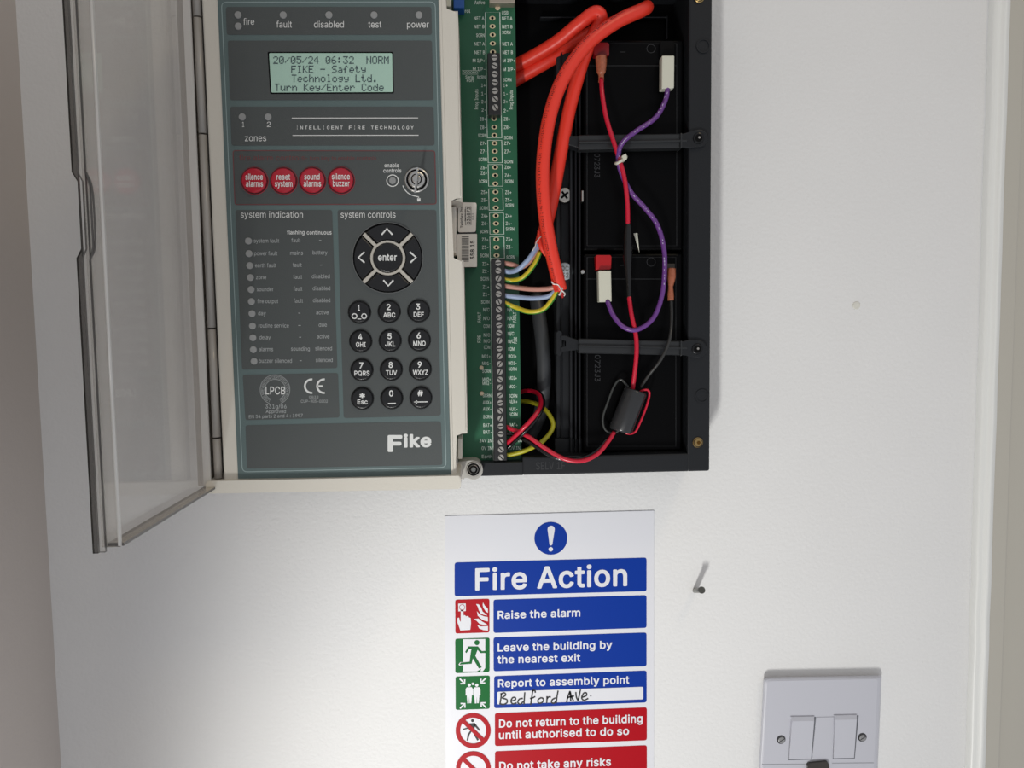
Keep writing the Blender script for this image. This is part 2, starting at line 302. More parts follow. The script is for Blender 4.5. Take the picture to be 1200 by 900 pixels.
# outlines of a plain sans-serif alphabet: weight (r, m, b, h), character, advance, closed loops in 1/1000
LETTERS = """m # 453 65,-11 55,-3 54,7 74,125 69,128 11,129 1,137 0,147 8,193 15,201 23,204 83,204 87,207 102,299 97,304 43,304 32,311 30,323 39,371 51,380 115,381 136,509 147,519 195,520 207,511 188,385 193,380 293,381 317,511 329,520 379,517 385,511 386,495 368,381 427,379 437,371 438,353 432,315 425,307 355,303 338,207 343,204 397,204 408,197 410,185 401,137 389,128 327,127 305,3 299,-8 289,-12 245,-12 232,-1 251,127 149,128 144,115 125,-3 113,-12|161,205 265,205 280,303 177,303 162,227
m * 466 202,212 191,222 194,309 116,262 106,267 96,282 80,310 81,320 160,366 88,404 80,412 79,418 104,462 114,470 194,423 192,512 204,521 246,521 259,510 258,423 334,469 342,467 352,454 370,422 370,409 292,364 364,326 370,320 371,310 348,269 336,261 258,309 258,220 246,211
m + 466 200,23 189,33 188,159 60,162 51,171 51,227 64,238 188,239 190,367 202,376 252,376 265,365 266,239 392,236 401,227 401,171 388,160 266,159 264,31 252,22
m - 466 115,177 106,183 104,189 104,245 115,255 333,256 347,247 348,187 337,177
m . 201 91,-15 75,-11 52,7 43,21 40,47 45,65 61,84 79,95 101,98 117,93 138,77 147,63 152,39 147,19 131,-2 113,-13
m / 262 15,-87 5,-79 5,-69 167,533 181,544 233,543 243,535 243,523 81,-79 69,-88
m 0 466 221,-18 173,-10 127,14 83,62 59,110 44,168 38,268 42,330 59,398 85,451 125,493 167,517 177,521 235,527 279,520 327,494 367,452 393,400 409,338 416,254 409,170 393,108 369,57 323,11 279,-10|216,64 235,63 261,69 281,81 303,108 322,156 330,196 334,248 330,312 322,352 303,400 281,428 261,440 231,447 201,443 185,436 169,425 151,402 133,360 122,306 120,274 122,202 133,150 149,110 171,82 193,68
m 1 466 77,-11 66,-1 66,55 73,63 81,66 197,66 202,69 202,421 199,428 87,347 76,357 77,431 197,519 275,519 284,513 286,507 286,69 291,66 387,66 395,63 402,55 401,-3 387,-12
m 2 466 65,-11 54,-1 55,52 270,283 301,331 310,369 307,393 297,415 288,427 271,438 249,445 217,448 187,441 160,425 147,403 140,385 137,359 131,353 123,350 67,351 57,359 56,371 61,407 75,443 94,469 120,493 147,510 183,523 231,528 267,523 305,509 350,475 371,449 385,417 390,389 390,355 381,315 367,287 338,245 282,181 184,79 179,69 389,67 400,57 399,-3 385,-12
m 3 466 207,-18 173,-15 135,-2 93,21 60,54 49,74 41,94 34,132 47,143 109,142 119,134 126,108 145,83 169,70 195,63 235,63 271,72 290,82 305,97 316,122 318,156 310,184 293,208 273,222 241,232 161,235 148,246 149,304 263,438 71,440 60,450 61,512 75,521 371,520 382,510 381,456 248,304 315,284 345,265 380,228 397,190 402,160 402,130 397,100 372,52 347,25 313,2 263,-15
m 4 466 283,-11 272,-1 272,87 269,92 45,92 36,95 30,103 30,159 33,167 235,509 249,520 309,519 319,511 319,503 129,175 271,175 273,321 285,330 339,330 348,327 354,319 355,175 411,174 424,163 422,99 411,92 359,92 354,89 352,-5 341,-12
m 5 466 213,-18 181,-15 143,-2 103,23 75,53 58,84 51,132 63,141 121,140 131,132 137,114 148,94 175,72 199,63 249,65 281,81 304,108 316,146 318,162 313,190 304,216 290,236 273,250 247,261 217,265 171,257 127,235 79,239 65,244 59,249 58,272 87,512 101,521 365,520 374,514 376,508 376,450 365,440 165,439 160,436 149,325 183,338 217,345 261,343 307,326 326,316 343,301 375,262 389,234 400,188 400,146 395,114 379,72 354,38 320,10 301,0 267,-13
m 6 466 219,-18 181,-12 137,6 109,27 77,65 58,114 54,154 58,204 71,244 93,290 240,510 255,521 319,521 330,514 331,504 208,324 211,322 249,325 297,314 322,304 360,270 380,242 394,204 398,174 394,108 377,68 361,45 345,27 320,8 271,-14|212,62 251,63 281,78 303,104 314,132 316,170 303,210 282,236 251,251 201,251 179,242 161,228 151,214 138,184 138,132 151,102 160,88 177,74 199,64
m 7 466 99,-11 89,-3 89,7 305,437 301,440 63,441 52,451 53,511 67,520 387,520 395,517 402,509 401,445 175,-3 163,-12
m 8 466 217,-18 181,-15 135,0 97,23 65,57 47,94 42,144 45,168 57,202 76,230 97,251 122,268 83,305 65,346 60,374 62,404 65,420 78,450 113,489 143,509 195,525 239,527 271,522 305,510 340,488 371,455 387,420 392,374 385,336 368,302 332,268 355,251 381,225 395,202 408,168 410,122 405,92 389,60 352,20 313,-2 275,-14|216,62 255,63 287,74 312,94 323,118 326,134 324,158 311,186 283,210 255,220 231,223 199,221 171,211 142,188 129,160 126,142 128,120 140,94 169,72 199,63|202,304 251,304 275,314 297,333 306,356 308,384 300,412 285,430 251,445 211,447 177,436 157,418 144,384 147,354 157,332 165,322 181,311
m 9 466 131,-11 121,-3 121,5 244,185 243,187 225,184 177,187 129,207 96,233 75,263 58,303 54,359 59,399 75,439 97,470 139,503 181,521 221,528 273,521 315,503 335,488 354,471 377,439 396,385 400,347 395,305 383,267 359,219 212,-1 197,-12|212,257 251,258 277,269 292,281 301,295 314,325 314,377 301,407 284,429 251,446 203,446 177,435 151,407 138,373 138,329 149,299 160,283 177,269
m : 201 91,-15 75,-11 52,7 43,21 40,47 45,65 61,84 79,95 101,98 117,93 138,77 147,63 152,39 147,19 131,-2 113,-13|85,261 59,274 45,293 40,309 42,335 53,352 77,370 95,374 113,371 131,360 147,339 149,301 140,283 121,267 105,260
m A 493 17,-11 7,-3 7,5 190,509 203,520 277,518 287,509 297,483 471,9 471,-3 457,-12 397,-12 388,-7 335,130 147,130 141,127 94,-5 83,-12|172,211 303,210 307,212 239,414
m B 469 61,-11 52,-5 50,1 51,511 65,520 255,520 291,515 333,501 366,477 391,446 406,403 408,363 406,343 397,317 380,293 346,267 368,255 394,233 409,211 423,179 428,127 423,97 409,63 381,29 345,7 301,-8 255,-12|137,69 243,68 295,75 323,89 339,109 344,133 341,159 331,181 309,203 279,216 137,217|137,297 235,296 265,300 285,307 305,320 323,353 326,371 317,403 305,421 273,436 243,440 137,439
m C 523 261,-18 203,-10 156,10 143,17 92,62 60,112 39,174 30,262 38,332 59,394 93,447 147,494 201,518 255,527 287,527 339,516 377,500 409,479 438,450 455,426 473,388 483,344 471,335 413,335 405,338 398,346 391,368 378,392 350,420 317,436 277,443 255,443 225,438 189,422 158,396 139,366 118,306 114,264 118,202 137,146 161,109 189,86 221,72 269,65 315,72 352,90 379,117 397,160 409,170 469,171 480,164 482,154 473,120 457,86 438,58 406,28 381,12 337,-8 303,-17
m D 515 61,-11 52,-5 50,1 51,511 65,520 239,520 293,513 357,487 409,445 443,395 466,331 472,265 466,179 443,115 410,67 357,22 293,-3 223,-12|137,69 213,68 277,77 315,93 343,114 369,153 386,217 388,269 384,309 369,357 345,393 317,417 277,433 263,436 225,440 137,439
m E 432 61,-11 52,-5 50,1 51,511 65,520 367,520 375,517 382,509 382,453 380,447 371,441 137,439 137,299 355,297 366,287 366,229 362,221 353,216 137,215 136,73 141,68 375,67 386,57 385,-3 371,-12
m F 423 61,-11 52,-5 50,1 51,511 65,520 365,520 373,517 380,509 380,453 378,447 369,441 137,439 137,291 345,289 356,279 356,219 343,208 137,207 135,-3 123,-12
m G 533 263,-18 203,-10 161,8 135,23 94,60 58,114 37,176 30,264 36,330 47,362 61,400 95,451 143,492 199,518 253,527 287,527 339,516 367,504 392,490 423,465 440,448 462,416 475,388 483,346 471,337 413,337 405,340 397,348 377,388 363,405 349,418 313,436 275,443 253,443 223,438 185,420 159,398 139,366 118,306 114,264 118,202 137,146 161,109 177,95 189,86 225,71 267,65 309,69 341,82 365,99 387,130 399,162 402,184 397,187 289,187 280,190 274,198 274,256 287,267 477,266 488,256 488,192 481,138 463,92 425,41 385,12 331,-10
m H 530 61,-11 52,-5 50,1 52,513 63,520 121,520 135,511 137,301 377,300 382,305 383,511 395,520 453,520 462,517 468,507 466,-5 455,-12 397,-12 383,-3 381,219 141,220 136,215 135,-3 123,-12
m I 313 32,-11 21,-1 23,61 34,68 104,68 109,71 109,435 106,440 36,440 26,444 21,451 22,511 36,520 268,519 279,509 277,447 266,440 198,440 193,437 193,73 196,68 266,68 274,64 279,57 278,-3 264,-12
m J 409 180,-18 124,-8 76,20 63,32 34,78 23,138 24,176 36,185 96,185 104,181 109,174 109,138 114,110 130,82 152,68 194,63 218,68 240,82 256,108 263,152 263,510 276,521 336,520 345,514 347,508 347,146 336,78 304,29 258,-2 236,-11
m K 480 61,-11 52,-5 50,1 52,513 63,520 121,520 135,511 134,279 137,274 178,323 358,517 367,520 441,520 450,517 456,509 454,501 257,287 451,15 458,3 456,-5 443,-12 375,-12 367,-8 197,226 136,163 135,-3 123,-12
m L 406 61,-11 52,-5 50,1 50,509 63,520 123,520 132,515 136,507 136,71 141,68 361,67 372,57 372,-1 366,-9 357,-12
m M 641 61,-11 52,-5 50,1 50,507 53,514 63,520 147,520 155,517 163,509 315,114 349,209 465,509 479,520 563,520 574,515 578,507 578,1 575,-6 565,-12 507,-12 494,-1 493,356 353,-1 339,-12 291,-12 283,-9 275,-1 133,358 132,-1 119,-12
m N 536 61,-11 52,-5 50,1 52,513 65,520 135,520 146,513 389,130 390,509 403,520 459,520 468,517 474,507 472,-5 459,-12 389,-12 378,-5 133,382 136,291 136,-1 123,-12
m O 546 261,-18 203,-10 156,10 143,17 94,60 60,112 39,174 30,262 38,332 59,394 94,448 146,494 173,506 209,521 277,527 329,520 383,497 440,448 474,396 495,334 504,254 495,174 474,112 440,60 391,17 377,10 331,-10|260,66 311,72 347,88 373,110 398,148 415,198 420,250 415,310 399,359 375,397 338,426 309,438 277,443 255,443 219,436 187,422 160,398 135,358 118,306 114,264 121,192 136,148 161,110 188,86 207,78 223,71
m P 458 61,-11 52,-5 50,1 51,511 65,520 249,520 289,515 335,497 365,476 381,460 399,435 413,397 418,365 416,311 397,257 376,229 342,201 289,179 241,174 137,173 135,-3 123,-12|137,255 257,256 293,267 309,278 323,299 331,321 334,343 331,373 323,397 314,411 295,427 265,438 137,439
m Q 546 401,-59 390,-51 353,-1 327,-12 255,-18 207,-11 147,15 91,64 63,107 47,149 36,187 30,263 38,333 59,393 91,444 113,466 145,493 203,519 265,528 319,522 331,519 389,493 439,450 471,401 485,365 496,333 502,277 502,231 496,175 471,107 438,57 418,39 477,-42 478,-49 465,-60|252,67 279,66 295,69 297,73 237,152 238,163 249,170 313,169 328,157 362,111 369,106 399,151 416,201 420,251 415,309 399,358 373,399 348,421 335,427 311,437 269,444 221,437 189,423 161,400 135,359 118,307 114,265 119,199 135,149 159,113 189,86 225,71
m R 462 61,-11 52,-5 50,1 51,511 65,520 253,520 291,515 337,499 375,472 402,433 416,397 418,331 415,305 397,263 371,230 331,201 433,13 437,-3 425,-12 357,-12 349,-9 335,11 241,185 141,186 136,181 135,-3 123,-12|137,267 255,268 297,279 311,288 325,307 334,343 331,379 324,401 314,415 297,428 267,438 137,439
m S 460 215,-20 175,-17 145,-8 123,-1 87,21 52,60 35,98 28,136 32,144 41,149 103,148 113,140 122,110 143,83 165,72 197,63 231,61 257,64 289,74 308,84 319,96 331,118 335,140 330,162 315,181 293,194 195,224 125,250 75,287 53,318 48,330 42,368 46,408 69,457 98,486 139,510 179,523 241,527 275,523 315,510 357,485 387,453 402,424 411,373 399,365 339,366 327,376 315,408 295,428 267,441 217,447 197,445 169,436 144,420 127,386 129,358 149,331 174,318 311,276 365,247 388,226 405,202 416,172 418,132 413,96 398,64 364,24 320,-2 277,-16
m T 462 195,-11 186,-5 184,1 184,437 179,440 33,441 22,451 23,511 37,520 417,519 426,513 428,507 428,451 421,443 413,440 273,440 268,437 268,-1 255,-12
m U 530 251,-19 203,-14 155,3 112,31 75,77 57,119 50,165 51,511 63,520 119,520 128,517 134,509 134,179 139,147 147,126 164,99 187,81 221,68 263,64 297,68 329,80 350,95 367,117 379,149 384,187 384,509 397,520 457,519 466,513 468,507 468,173 461,121 443,77 412,37 367,5 315,-14
m V 493 205,-11 193,-2 187,15 9,497 7,511 19,520 79,520 87,517 95,509 241,95 385,511 397,520 463,518 472,509 465,483 289,-1 275,-12
m W 699 155,-11 145,-4 141,11 11,487 6,505 9,514 19,520 79,520 93,509 193,121 295,509 309,520 375,520 385,516 392,507 493,120 593,511 607,520 667,520 676,515 680,507 675,487 543,7 537,-6 527,-12 459,-12 445,-3 343,375 240,-1 227,-12
m X 487 19,-11 9,-3 9,5 187,261 25,497 20,505 22,513 35,520 103,520 111,516 237,328 367,516 377,520 441,520 449,516 454,509 453,500 289,263 461,11 466,3 464,-5 451,-12 385,-12 377,-8 289,115 237,193 97,-8 87,-12
m Y 485 205,-11 194,-1 193,203 11,497 9,511 23,520 89,520 98,515 237,290 371,512 383,520 454,519 463,511 461,499 279,205 277,-3 265,-12
m Z 451 43,-11 32,-1 33,51 298,437 293,440 41,441 30,451 31,512 45,520 393,520 401,517 408,509 407,459 140,71 145,68 399,67 410,57 409,-4 395,-12
m a 402 153,-20 123,-16 89,-4 63,13 40,38 24,72 20,114 25,144 40,174 57,191 81,206 133,225 223,237 261,246 265,258 257,292 247,304 221,316 203,319 171,317 151,310 127,294 109,269 97,263 43,279 33,288 32,296 50,330 79,359 105,376 167,395 209,395 239,391 282,374 299,363 329,328 343,294 348,250 348,-2 335,-13 279,-12 269,-4 268,22 265,25 251,12 211,-12 187,-19|164,58 203,62 225,70 241,82 253,98 261,118 266,140 265,171 139,148 112,132 105,118 102,104 111,78 131,64
m b 437 220,-19 200,-17 168,-5 126,30 123,27 122,-3 112,-11 56,-12 44,-3 43,507 45,513 54,519 112,520 124,511 126,351 168,383 198,393 232,396 276,389 316,371 357,333 380,297 390,265 397,235 401,187 395,129 378,77 355,39 318,7 276,-13|205,61 250,62 279,79 290,91 306,121 317,171 315,223 306,257 290,287 276,301 252,313 224,318 184,311 167,303 149,285 134,255 125,221 123,195 125,157 134,123 150,91 170,73 190,63
m c 409 201,-19 157,-13 125,0 103,14 70,45 46,81 31,127 24,195 30,247 45,291 70,331 103,362 128,377 159,390 209,396 259,389 310,365 351,323 371,283 371,273 361,265 303,251 293,258 279,285 268,299 241,313 203,318 175,313 151,301 133,282 120,259 108,217 108,159 117,125 125,109 133,94 151,75 175,63 205,58 245,65 265,75 281,93 294,119 307,128 360,115 371,106 372,97 365,76 351,52 309,11 261,-13
m d 437 189,-19 149,-13 107,7 68,43 45,81 28,133 24,179 28,245 45,295 69,335 81,348 109,371 151,390 193,396 227,393 257,383 301,348 303,511 315,520 371,519 380,513 382,507 381,-3 369,-12 315,-11 304,-1 303,32 249,-9 225,-18|188,61 233,62 261,76 273,89 289,119 300,157 300,223 291,255 283,271 274,287 257,303 237,313 209,318 173,313 152,303 134,285 117,253 108,219 106,195 111,149 119,123 135,91 151,75 173,63
m e 417 205,-19 159,-13 121,2 103,14 70,45 46,81 31,127 24,197 28,243 45,293 71,332 109,367 155,389 215,396 261,387 297,371 326,349 350,321 367,285 378,247 382,169 377,160 367,156 110,155 111,141 121,109 135,88 153,73 179,62 213,58 253,65 277,81 296,109 307,116 365,103 375,95 375,87 363,58 343,32 315,9 279,-9 249,-17|110,233 291,232 296,235 283,273 261,302 239,313 203,318 171,313 151,303 137,292 119,265
m f 267 83,-11 74,-5 72,1 72,311 67,314 9,314 1,318 -4,325 -4,379 9,390 71,391 75,467 87,492 113,517 137,531 165,540 193,542 229,537 247,531 254,523 236,463 227,457 201,462 171,457 161,450 154,435 153,391 225,390 236,383 238,327 234,319 225,314 157,314 152,311 152,-1 139,-12
m g 438 195,-162 171,-161 135,-152 97,-134 55,-97 43,-76 43,-64 49,-58 101,-30 112,-38 128,-58 161,-78 197,-85 247,-80 276,-66 293,-44 302,0 301,38 251,4 225,-5 203,-7 153,-2 102,22 68,52 47,84 29,134 24,182 29,248 45,297 70,336 107,370 143,386 185,395 227,394 257,382 303,346 304,380 311,388 319,391 371,390 380,384 382,378 382,-18 377,-58 358,-96 327,-127 295,-146 251,-159|196,72 237,75 263,87 275,99 288,122 300,160 300,224 291,256 281,276 259,302 239,312 215,317 171,312 150,302 134,286 113,238 106,198 109,160 119,128 133,101 147,88 170,76
m h 423 54,-11 45,-5 43,1 43,509 56,520 112,520 125,509 126,351 148,371 188,391 224,396 252,394 278,387 304,375 331,353 351,325 363,289 367,251 367,-1 361,-9 352,-12 300,-12 288,-3 287,227 280,271 264,297 244,311 198,316 182,313 152,298 138,281 127,253 124,-3 112,-12
m i 180 54,-11 45,-5 43,1 43,379 56,390 112,390 121,385 125,377 125,-1 112,-12|74,433 54,442 34,465 31,479 34,501 49,521 66,532 84,536 100,533 118,522 130,507 137,485 134,469 118,445 94,433
m j 180 -9,-154 -20,-144 -19,-84 -9,-76 17,-73 28,-68 39,-50 44,-22 44,380 57,391 111,391 120,386 124,378 122,-64 109,-98 98,-114 75,-134 39,-150|79,432 57,440 41,453 32,472 32,494 39,510 53,524 73,534 91,535 105,530 125,515 133,502 136,476 133,463 114,442 99,434
m k 394 54,-11 45,-5 43,1 43,509 56,520 112,520 121,515 125,507 126,235 280,387 288,390 356,390 368,381 367,371 216,215 378,10 381,-1 368,-12 298,-12 289,-9 152,161 125,135 124,-3 112,-12
m l 202 132,-13 102,-9 68,12 48,45 43,75 43,507 47,515 56,520 112,520 125,509 125,81 132,67 144,64 168,66 179,59 191,7 190,-2 180,-9 160,-14
m m 623 54,-11 45,-5 43,1 43,377 49,387 58,390 112,389 122,381 123,357 126,354 160,381 194,395 220,398 248,394 262,389 292,370 320,337 352,370 378,386 410,396 444,398 468,395 495,385 534,356 550,333 558,313 567,267 567,1 561,-9 552,-12 500,-12 488,-3 487,245 481,283 464,305 448,313 422,318 394,315 371,305 356,287 348,265 345,245 344,-3 332,-12 278,-12 270,-8 265,1 265,251 261,275 254,292 236,309 218,316 194,318 176,315 148,300 138,287 127,261 124,-3 112,-12
m n 423 54,-11 45,-5 43,1 44,381 56,390 112,389 122,381 123,351 126,348 148,371 190,392 224,396 252,394 298,379 324,360 338,344 352,321 363,289 367,251 366,-3 352,-12 300,-12 288,-3 287,227 280,271 264,297 244,311 198,316 182,313 152,298 138,281 127,253 124,-3 112,-12
m o 428 201,-19 157,-13 125,0 103,14 70,45 46,81 31,127 24,195 30,247 45,291 70,331 103,362 129,377 159,390 211,396 257,389 288,377 305,368 344,333 369,295 385,249 392,187 386,129 381,115 369,81 344,43 304,7 287,-1 255,-14|200,59 241,63 264,75 281,92 297,121 308,171 306,221 297,253 283,281 265,300 245,312 209,318 174,313 150,301 134,283 117,249 108,217 106,191 108,159 117,125 133,94 151,75 175,63
m p 437 54,-154 45,-148 43,-142 44,382 56,391 112,390 122,382 124,349 166,382 210,395 272,391 310,375 320,369 356,334 380,296 394,252 399,210 399,166 395,128 380,80 356,41 344,29 316,6 272,-15 240,-19 196,-16 170,-6 126,26 124,-146 112,-155|213,60 254,64 275,76 291,92 306,122 317,170 315,224 306,256 292,284 274,302 254,312 230,317 186,312 166,302 151,288 134,254 125,222 123,196 126,156 136,118 148,94 172,71 188,64
m q 437 313,-154 302,-144 301,29 255,-6 229,-16 185,-19 147,-12 105,8 70,40 45,82 29,130 24,178 28,246 46,298 68,334 105,369 153,390 187,395 231,392 257,382 303,345 304,380 314,390 369,391 381,382 382,-144 369,-155|196,60 237,64 258,74 274,90 291,126 300,156 302,182 300,222 295,240 289,260 273,288 260,302 243,311 215,317 171,312 150,302 134,286 117,252 108,220 106,194 109,156 119,122 133,94 151,75 171,64
m r 272 54,-11 45,-5 43,1 44,381 56,390 112,389 122,381 123,359 126,356 146,375 180,391 204,396 242,395 253,385 251,317 240,310 202,314 165,305 143,289 128,259 125,245 124,-3 112,-12
m s 378 171,-19 149,-18 113,-9 77,10 50,37 37,57 27,87 27,97 41,107 91,118 104,109 115,85 129,71 153,60 193,58 219,63 239,72 253,89 255,117 247,128 235,135 147,159 107,173 71,196 59,208 43,235 38,261 38,291 41,307 55,336 83,364 99,373 119,383 153,394 221,394 263,379 282,369 306,347 325,317 334,293 332,285 319,277 271,266 258,275 247,295 235,308 209,318 175,320 156,317 137,307 126,297 120,279 123,261 143,245 229,221 284,201 315,176 333,149 342,105 335,69 323,45 290,11 261,-5 223,-17
m t 240 161,-15 125,-9 95,7 82,17 63,47 56,83 56,311 51,314 9,314 -4,325 -2,383 9,390 51,390 56,393 56,471 69,482 123,482 134,475 137,391 201,390 214,379 214,325 209,318 201,314 141,314 136,311 136,97 139,79 143,70 153,64 181,62 199,66 207,62 213,53 222,13 221,-1 208,-11 189,-16
m u 423 174,-16 146,-13 128,-6 110,2 90,17 60,54 48,90 43,130 44,382 58,391 112,391 124,382 125,138 129,110 146,82 166,68 212,63 238,70 260,84 272,100 283,126 287,162 288,382 300,391 356,390 365,384 367,378 366,-4 354,-13 300,-12 290,-4 289,30 286,33 258,6 222,-12
m v 402 164,-11 153,-3 148,9 14,357 8,381 22,390 82,390 94,381 194,102 294,379 308,390 366,390 374,387 380,381 380,373 236,-3 224,-12
m w 580 138,-11 128,-3 118,29 14,373 17,385 26,390 84,390 98,379 170,120 240,375 248,387 256,390 314,390 326,381 398,122 470,381 484,390 542,390 552,384 555,375 550,359 446,19 435,-7 426,-12 372,-12 358,-3 284,258 208,-3 196,-12
m x 392 22,-11 12,-3 12,5 141,195 22,371 23,383 36,390 96,390 105,387 128,355 190,257 268,377 277,387 286,390 346,390 356,386 360,381 360,373 238,191 364,9 367,1 365,-5 352,-12 292,-12 283,-9 274,1 194,125 188,131 158,81 96,-8 86,-12
m y 402 80,-156 52,-152 38,-142 37,-134 50,-86 64,-75 104,-77 118,-71 128,-58 140,-34 151,0 12,362 8,382 22,391 82,391 94,383 194,104 294,380 308,391 366,391 374,388 381,380 376,362 214,-62 188,-109 162,-134 139,-148 120,-154
m z 393 43,-11 32,-1 33,51 230,307 225,310 49,311 38,321 40,383 53,390 329,390 338,387 344,379 343,327 148,71 153,68 339,67 350,57 348,-5 335,-12
r # 440 67,0 64,3 86,137 81,140 13,140 10,143 12,155 21,192 95,193 115,313 111,316 41,317 49,367 123,369 146,505 151,508 193,508 198,505 176,377 177,369 301,369 326,505 331,508 375,507 376,499 354,371 359,368 427,367 424,331 419,316 351,316 346,313 326,197 331,192 399,191 391,141 317,139 296,9 293,1 289,0 247,0 242,3 264,131 263,139 141,140 136,131 115,1|148,193 273,193 293,315 167,315
r * 453 204,223 201,228 204,327 116,274 112,276 91,312 92,316 181,362 184,366 94,413 91,418 116,457 204,403 201,506 206,509 246,509 249,504 248,403 336,457 360,418 358,413 271,368 268,364 361,314 336,273 248,327 249,226 244,223
r + 453 202,34 199,39 198,171 64,172 61,177 61,223 66,226 198,227 199,361 204,364 252,364 255,359 256,227 388,226 391,221 391,175 386,172 256,171 255,37 250,34
r - 453 117,188 114,193 114,239 117,244 333,244 338,241 338,193 335,188
r . 188 91,-3 79,-1 62,11 53,25 50,43 54,59 65,74 79,83 101,86 119,79 135,64 140,51 140,33 137,23 126,7 113,-1
r / 249 17,-76 17,-65 177,529 183,532 231,532 234,529 229,511 72,-73 67,-76
r 0 453 221,-6 173,2 131,24 93,66 69,114 54,172 48,264 52,326 69,394 95,447 129,483 171,507 217,515 235,515 279,508 301,496 323,484 357,448 383,396 399,334 405,254 400,176 383,112 359,61 323,24 283,3|216,52 235,51 261,56 291,75 309,98 332,152 340,192 344,244 340,316 329,366 313,404 285,438 261,452 231,459 191,452 163,435 141,406 123,364 112,310 110,278 112,198 123,146 139,105 167,72 193,56
r 1 453 79,0 76,5 76,49 79,54 207,54 212,59 212,445 205,445 89,360 86,365 87,427 197,507 273,508 276,503 276,57 281,54 389,54 392,49 392,3 387,0
r 2 453 67,0 64,5 65,48 280,279 311,327 320,365 317,397 307,419 293,436 273,449 249,457 219,460 197,457 177,449 151,430 133,397 127,363 69,362 66,367 70,401 86,441 104,465 124,483 147,498 183,511 231,516 267,511 305,497 340,471 361,445 375,413 380,359 371,319 357,291 328,249 154,59 159,56 387,56 390,51 390,3 385,0
r 3 453 207,-6 173,-3 135,10 97,31 70,58 59,78 53,90 45,128 49,131 109,130 119,100 141,73 169,58 195,51 235,51 271,60 297,74 315,93 326,118 328,160 320,188 301,215 275,234 241,244 161,247 158,252 159,301 287,448 283,451 73,451 70,456 70,506 75,509 369,509 372,504 371,459 224,292 227,289 261,289 308,276 341,255 370,224 388,184 392,136 387,104 362,56 343,35 309,12 263,-3
r 4 453 285,0 282,5 282,99 279,104 45,104 40,109 43,163 227,475 249,508 305,508 308,503 110,165 115,162 281,163 282,315 287,318 343,317 344,165 349,162 413,161 414,107 409,104 345,103 343,1
r 5 453 213,-6 181,-3 143,10 107,33 85,58 68,88 61,128 121,128 127,110 138,90 157,71 179,58 199,51 251,54 284,70 298,82 311,100 326,142 328,164 324,192 313,222 297,244 275,262 249,272 217,277 171,269 127,247 69,254 68,268 96,506 101,509 363,509 366,504 366,456 363,451 155,451 150,448 135,304 177,324 215,333 261,331 295,320 322,306 347,283 365,258 378,234 388,200 390,152 385,118 369,76 344,42 309,16 275,2
r 6 453 219,-6 181,0 141,16 113,37 87,69 68,118 64,158 68,200 81,240 103,286 250,506 257,509 317,509 320,506 317,502 178,298 195,306 227,313 267,311 314,296 339,277 369,240 383,202 388,170 384,112 367,71 343,39 316,18 271,-2|212,50 253,52 285,68 300,80 313,100 324,128 326,174 313,214 300,234 287,245 251,263 201,263 175,252 151,233 138,214 128,188 126,142 129,126 141,98 154,78 173,64 199,52
r 7 453 101,0 100,7 323,449 319,452 65,452 62,457 63,507 391,507 391,449 166,3 161,0
r 8 453 217,-6 181,-3 141,10 101,33 75,62 57,98 52,140 54,162 65,194 83,223 103,242 150,266 120,282 95,307 77,342 70,384 75,416 82,434 101,463 117,479 143,496 195,513 239,515 271,510 305,498 336,478 361,451 377,416 382,378 374,336 359,307 336,284 303,268 350,242 373,218 387,194 397,166 400,126 395,96 379,64 348,30 313,10 275,-2|216,50 255,51 285,60 307,74 322,90 334,116 334,162 321,190 305,208 287,220 253,233 199,233 165,220 132,192 118,162 118,116 130,90 147,73 168,60 199,51|202,292 249,291 263,296 292,312 307,330 318,362 315,400 302,428 290,440 271,450 241,459 199,456 177,449 159,437 141,410 134,388 134,362 147,328 159,313 178,300
r 9 453 133,1 139,13 273,209 227,196 179,198 133,217 107,236 85,267 69,305 64,345 69,395 85,435 107,466 143,493 181,509 221,516 273,509 311,493 331,478 344,467 367,435 386,381 389,347 385,309 373,271 349,223 202,3 195,0|212,245 251,246 280,257 303,278 324,321 326,367 323,383 311,411 299,429 288,439 251,458 203,458 173,445 154,429 141,411 128,377 128,325 139,295 150,279 174,257
r : 188 91,-3 79,-1 62,11 53,25 50,43 54,59 65,74 79,83 101,86 119,79 135,64 140,51 140,33 137,23 126,7 113,-1|85,273 64,283 55,297 50,315 53,333 63,348 79,359 95,362 113,359 127,350 137,335 139,305 130,287 117,277 105,272
r A 480 19,1 23,19 199,504 205,508 275,507 461,1 395,1 343,141 139,142 135,141 131,131 85,1|156,199 319,198 323,200 239,451
r B 456 63,0 60,5 61,507 257,508 289,504 329,491 359,469 381,442 396,399 396,347 387,321 359,288 316,265 321,261 339,257 365,244 385,227 405,195 414,173 418,133 413,101 399,67 377,39 355,25 301,4 255,0|127,57 243,56 295,63 327,79 349,105 354,129 352,161 341,185 327,203 313,213 279,228 127,229|127,285 253,286 285,295 308,309 327,334 333,349 336,369 329,403 313,429 283,445 245,452 127,451
r C 510 261,-6 203,2 157,22 102,66 70,116 49,178 40,258 48,328 69,390 103,443 151,484 201,506 255,515 287,515 339,504 373,490 405,469 428,446 445,422 463,384 472,348 409,348 401,372 388,396 357,428 317,448 277,455 255,455 225,450 185,432 148,400 129,370 108,310 104,268 108,198 126,144 152,104 185,76 221,60 269,53 315,60 356,80 389,113 409,158 467,159 472,156 463,124 447,90 428,62 402,38 377,22 337,4 303,-5
r D 502 63,0 60,5 61,507 239,508 293,501 353,477 403,435 433,391 456,327 462,261 456,183 433,119 400,71 353,32 293,9 223,0|127,57 211,56 277,65 317,81 347,104 379,149 394,197 398,235 394,313 379,362 354,399 321,427 277,445 263,448 225,452 127,451
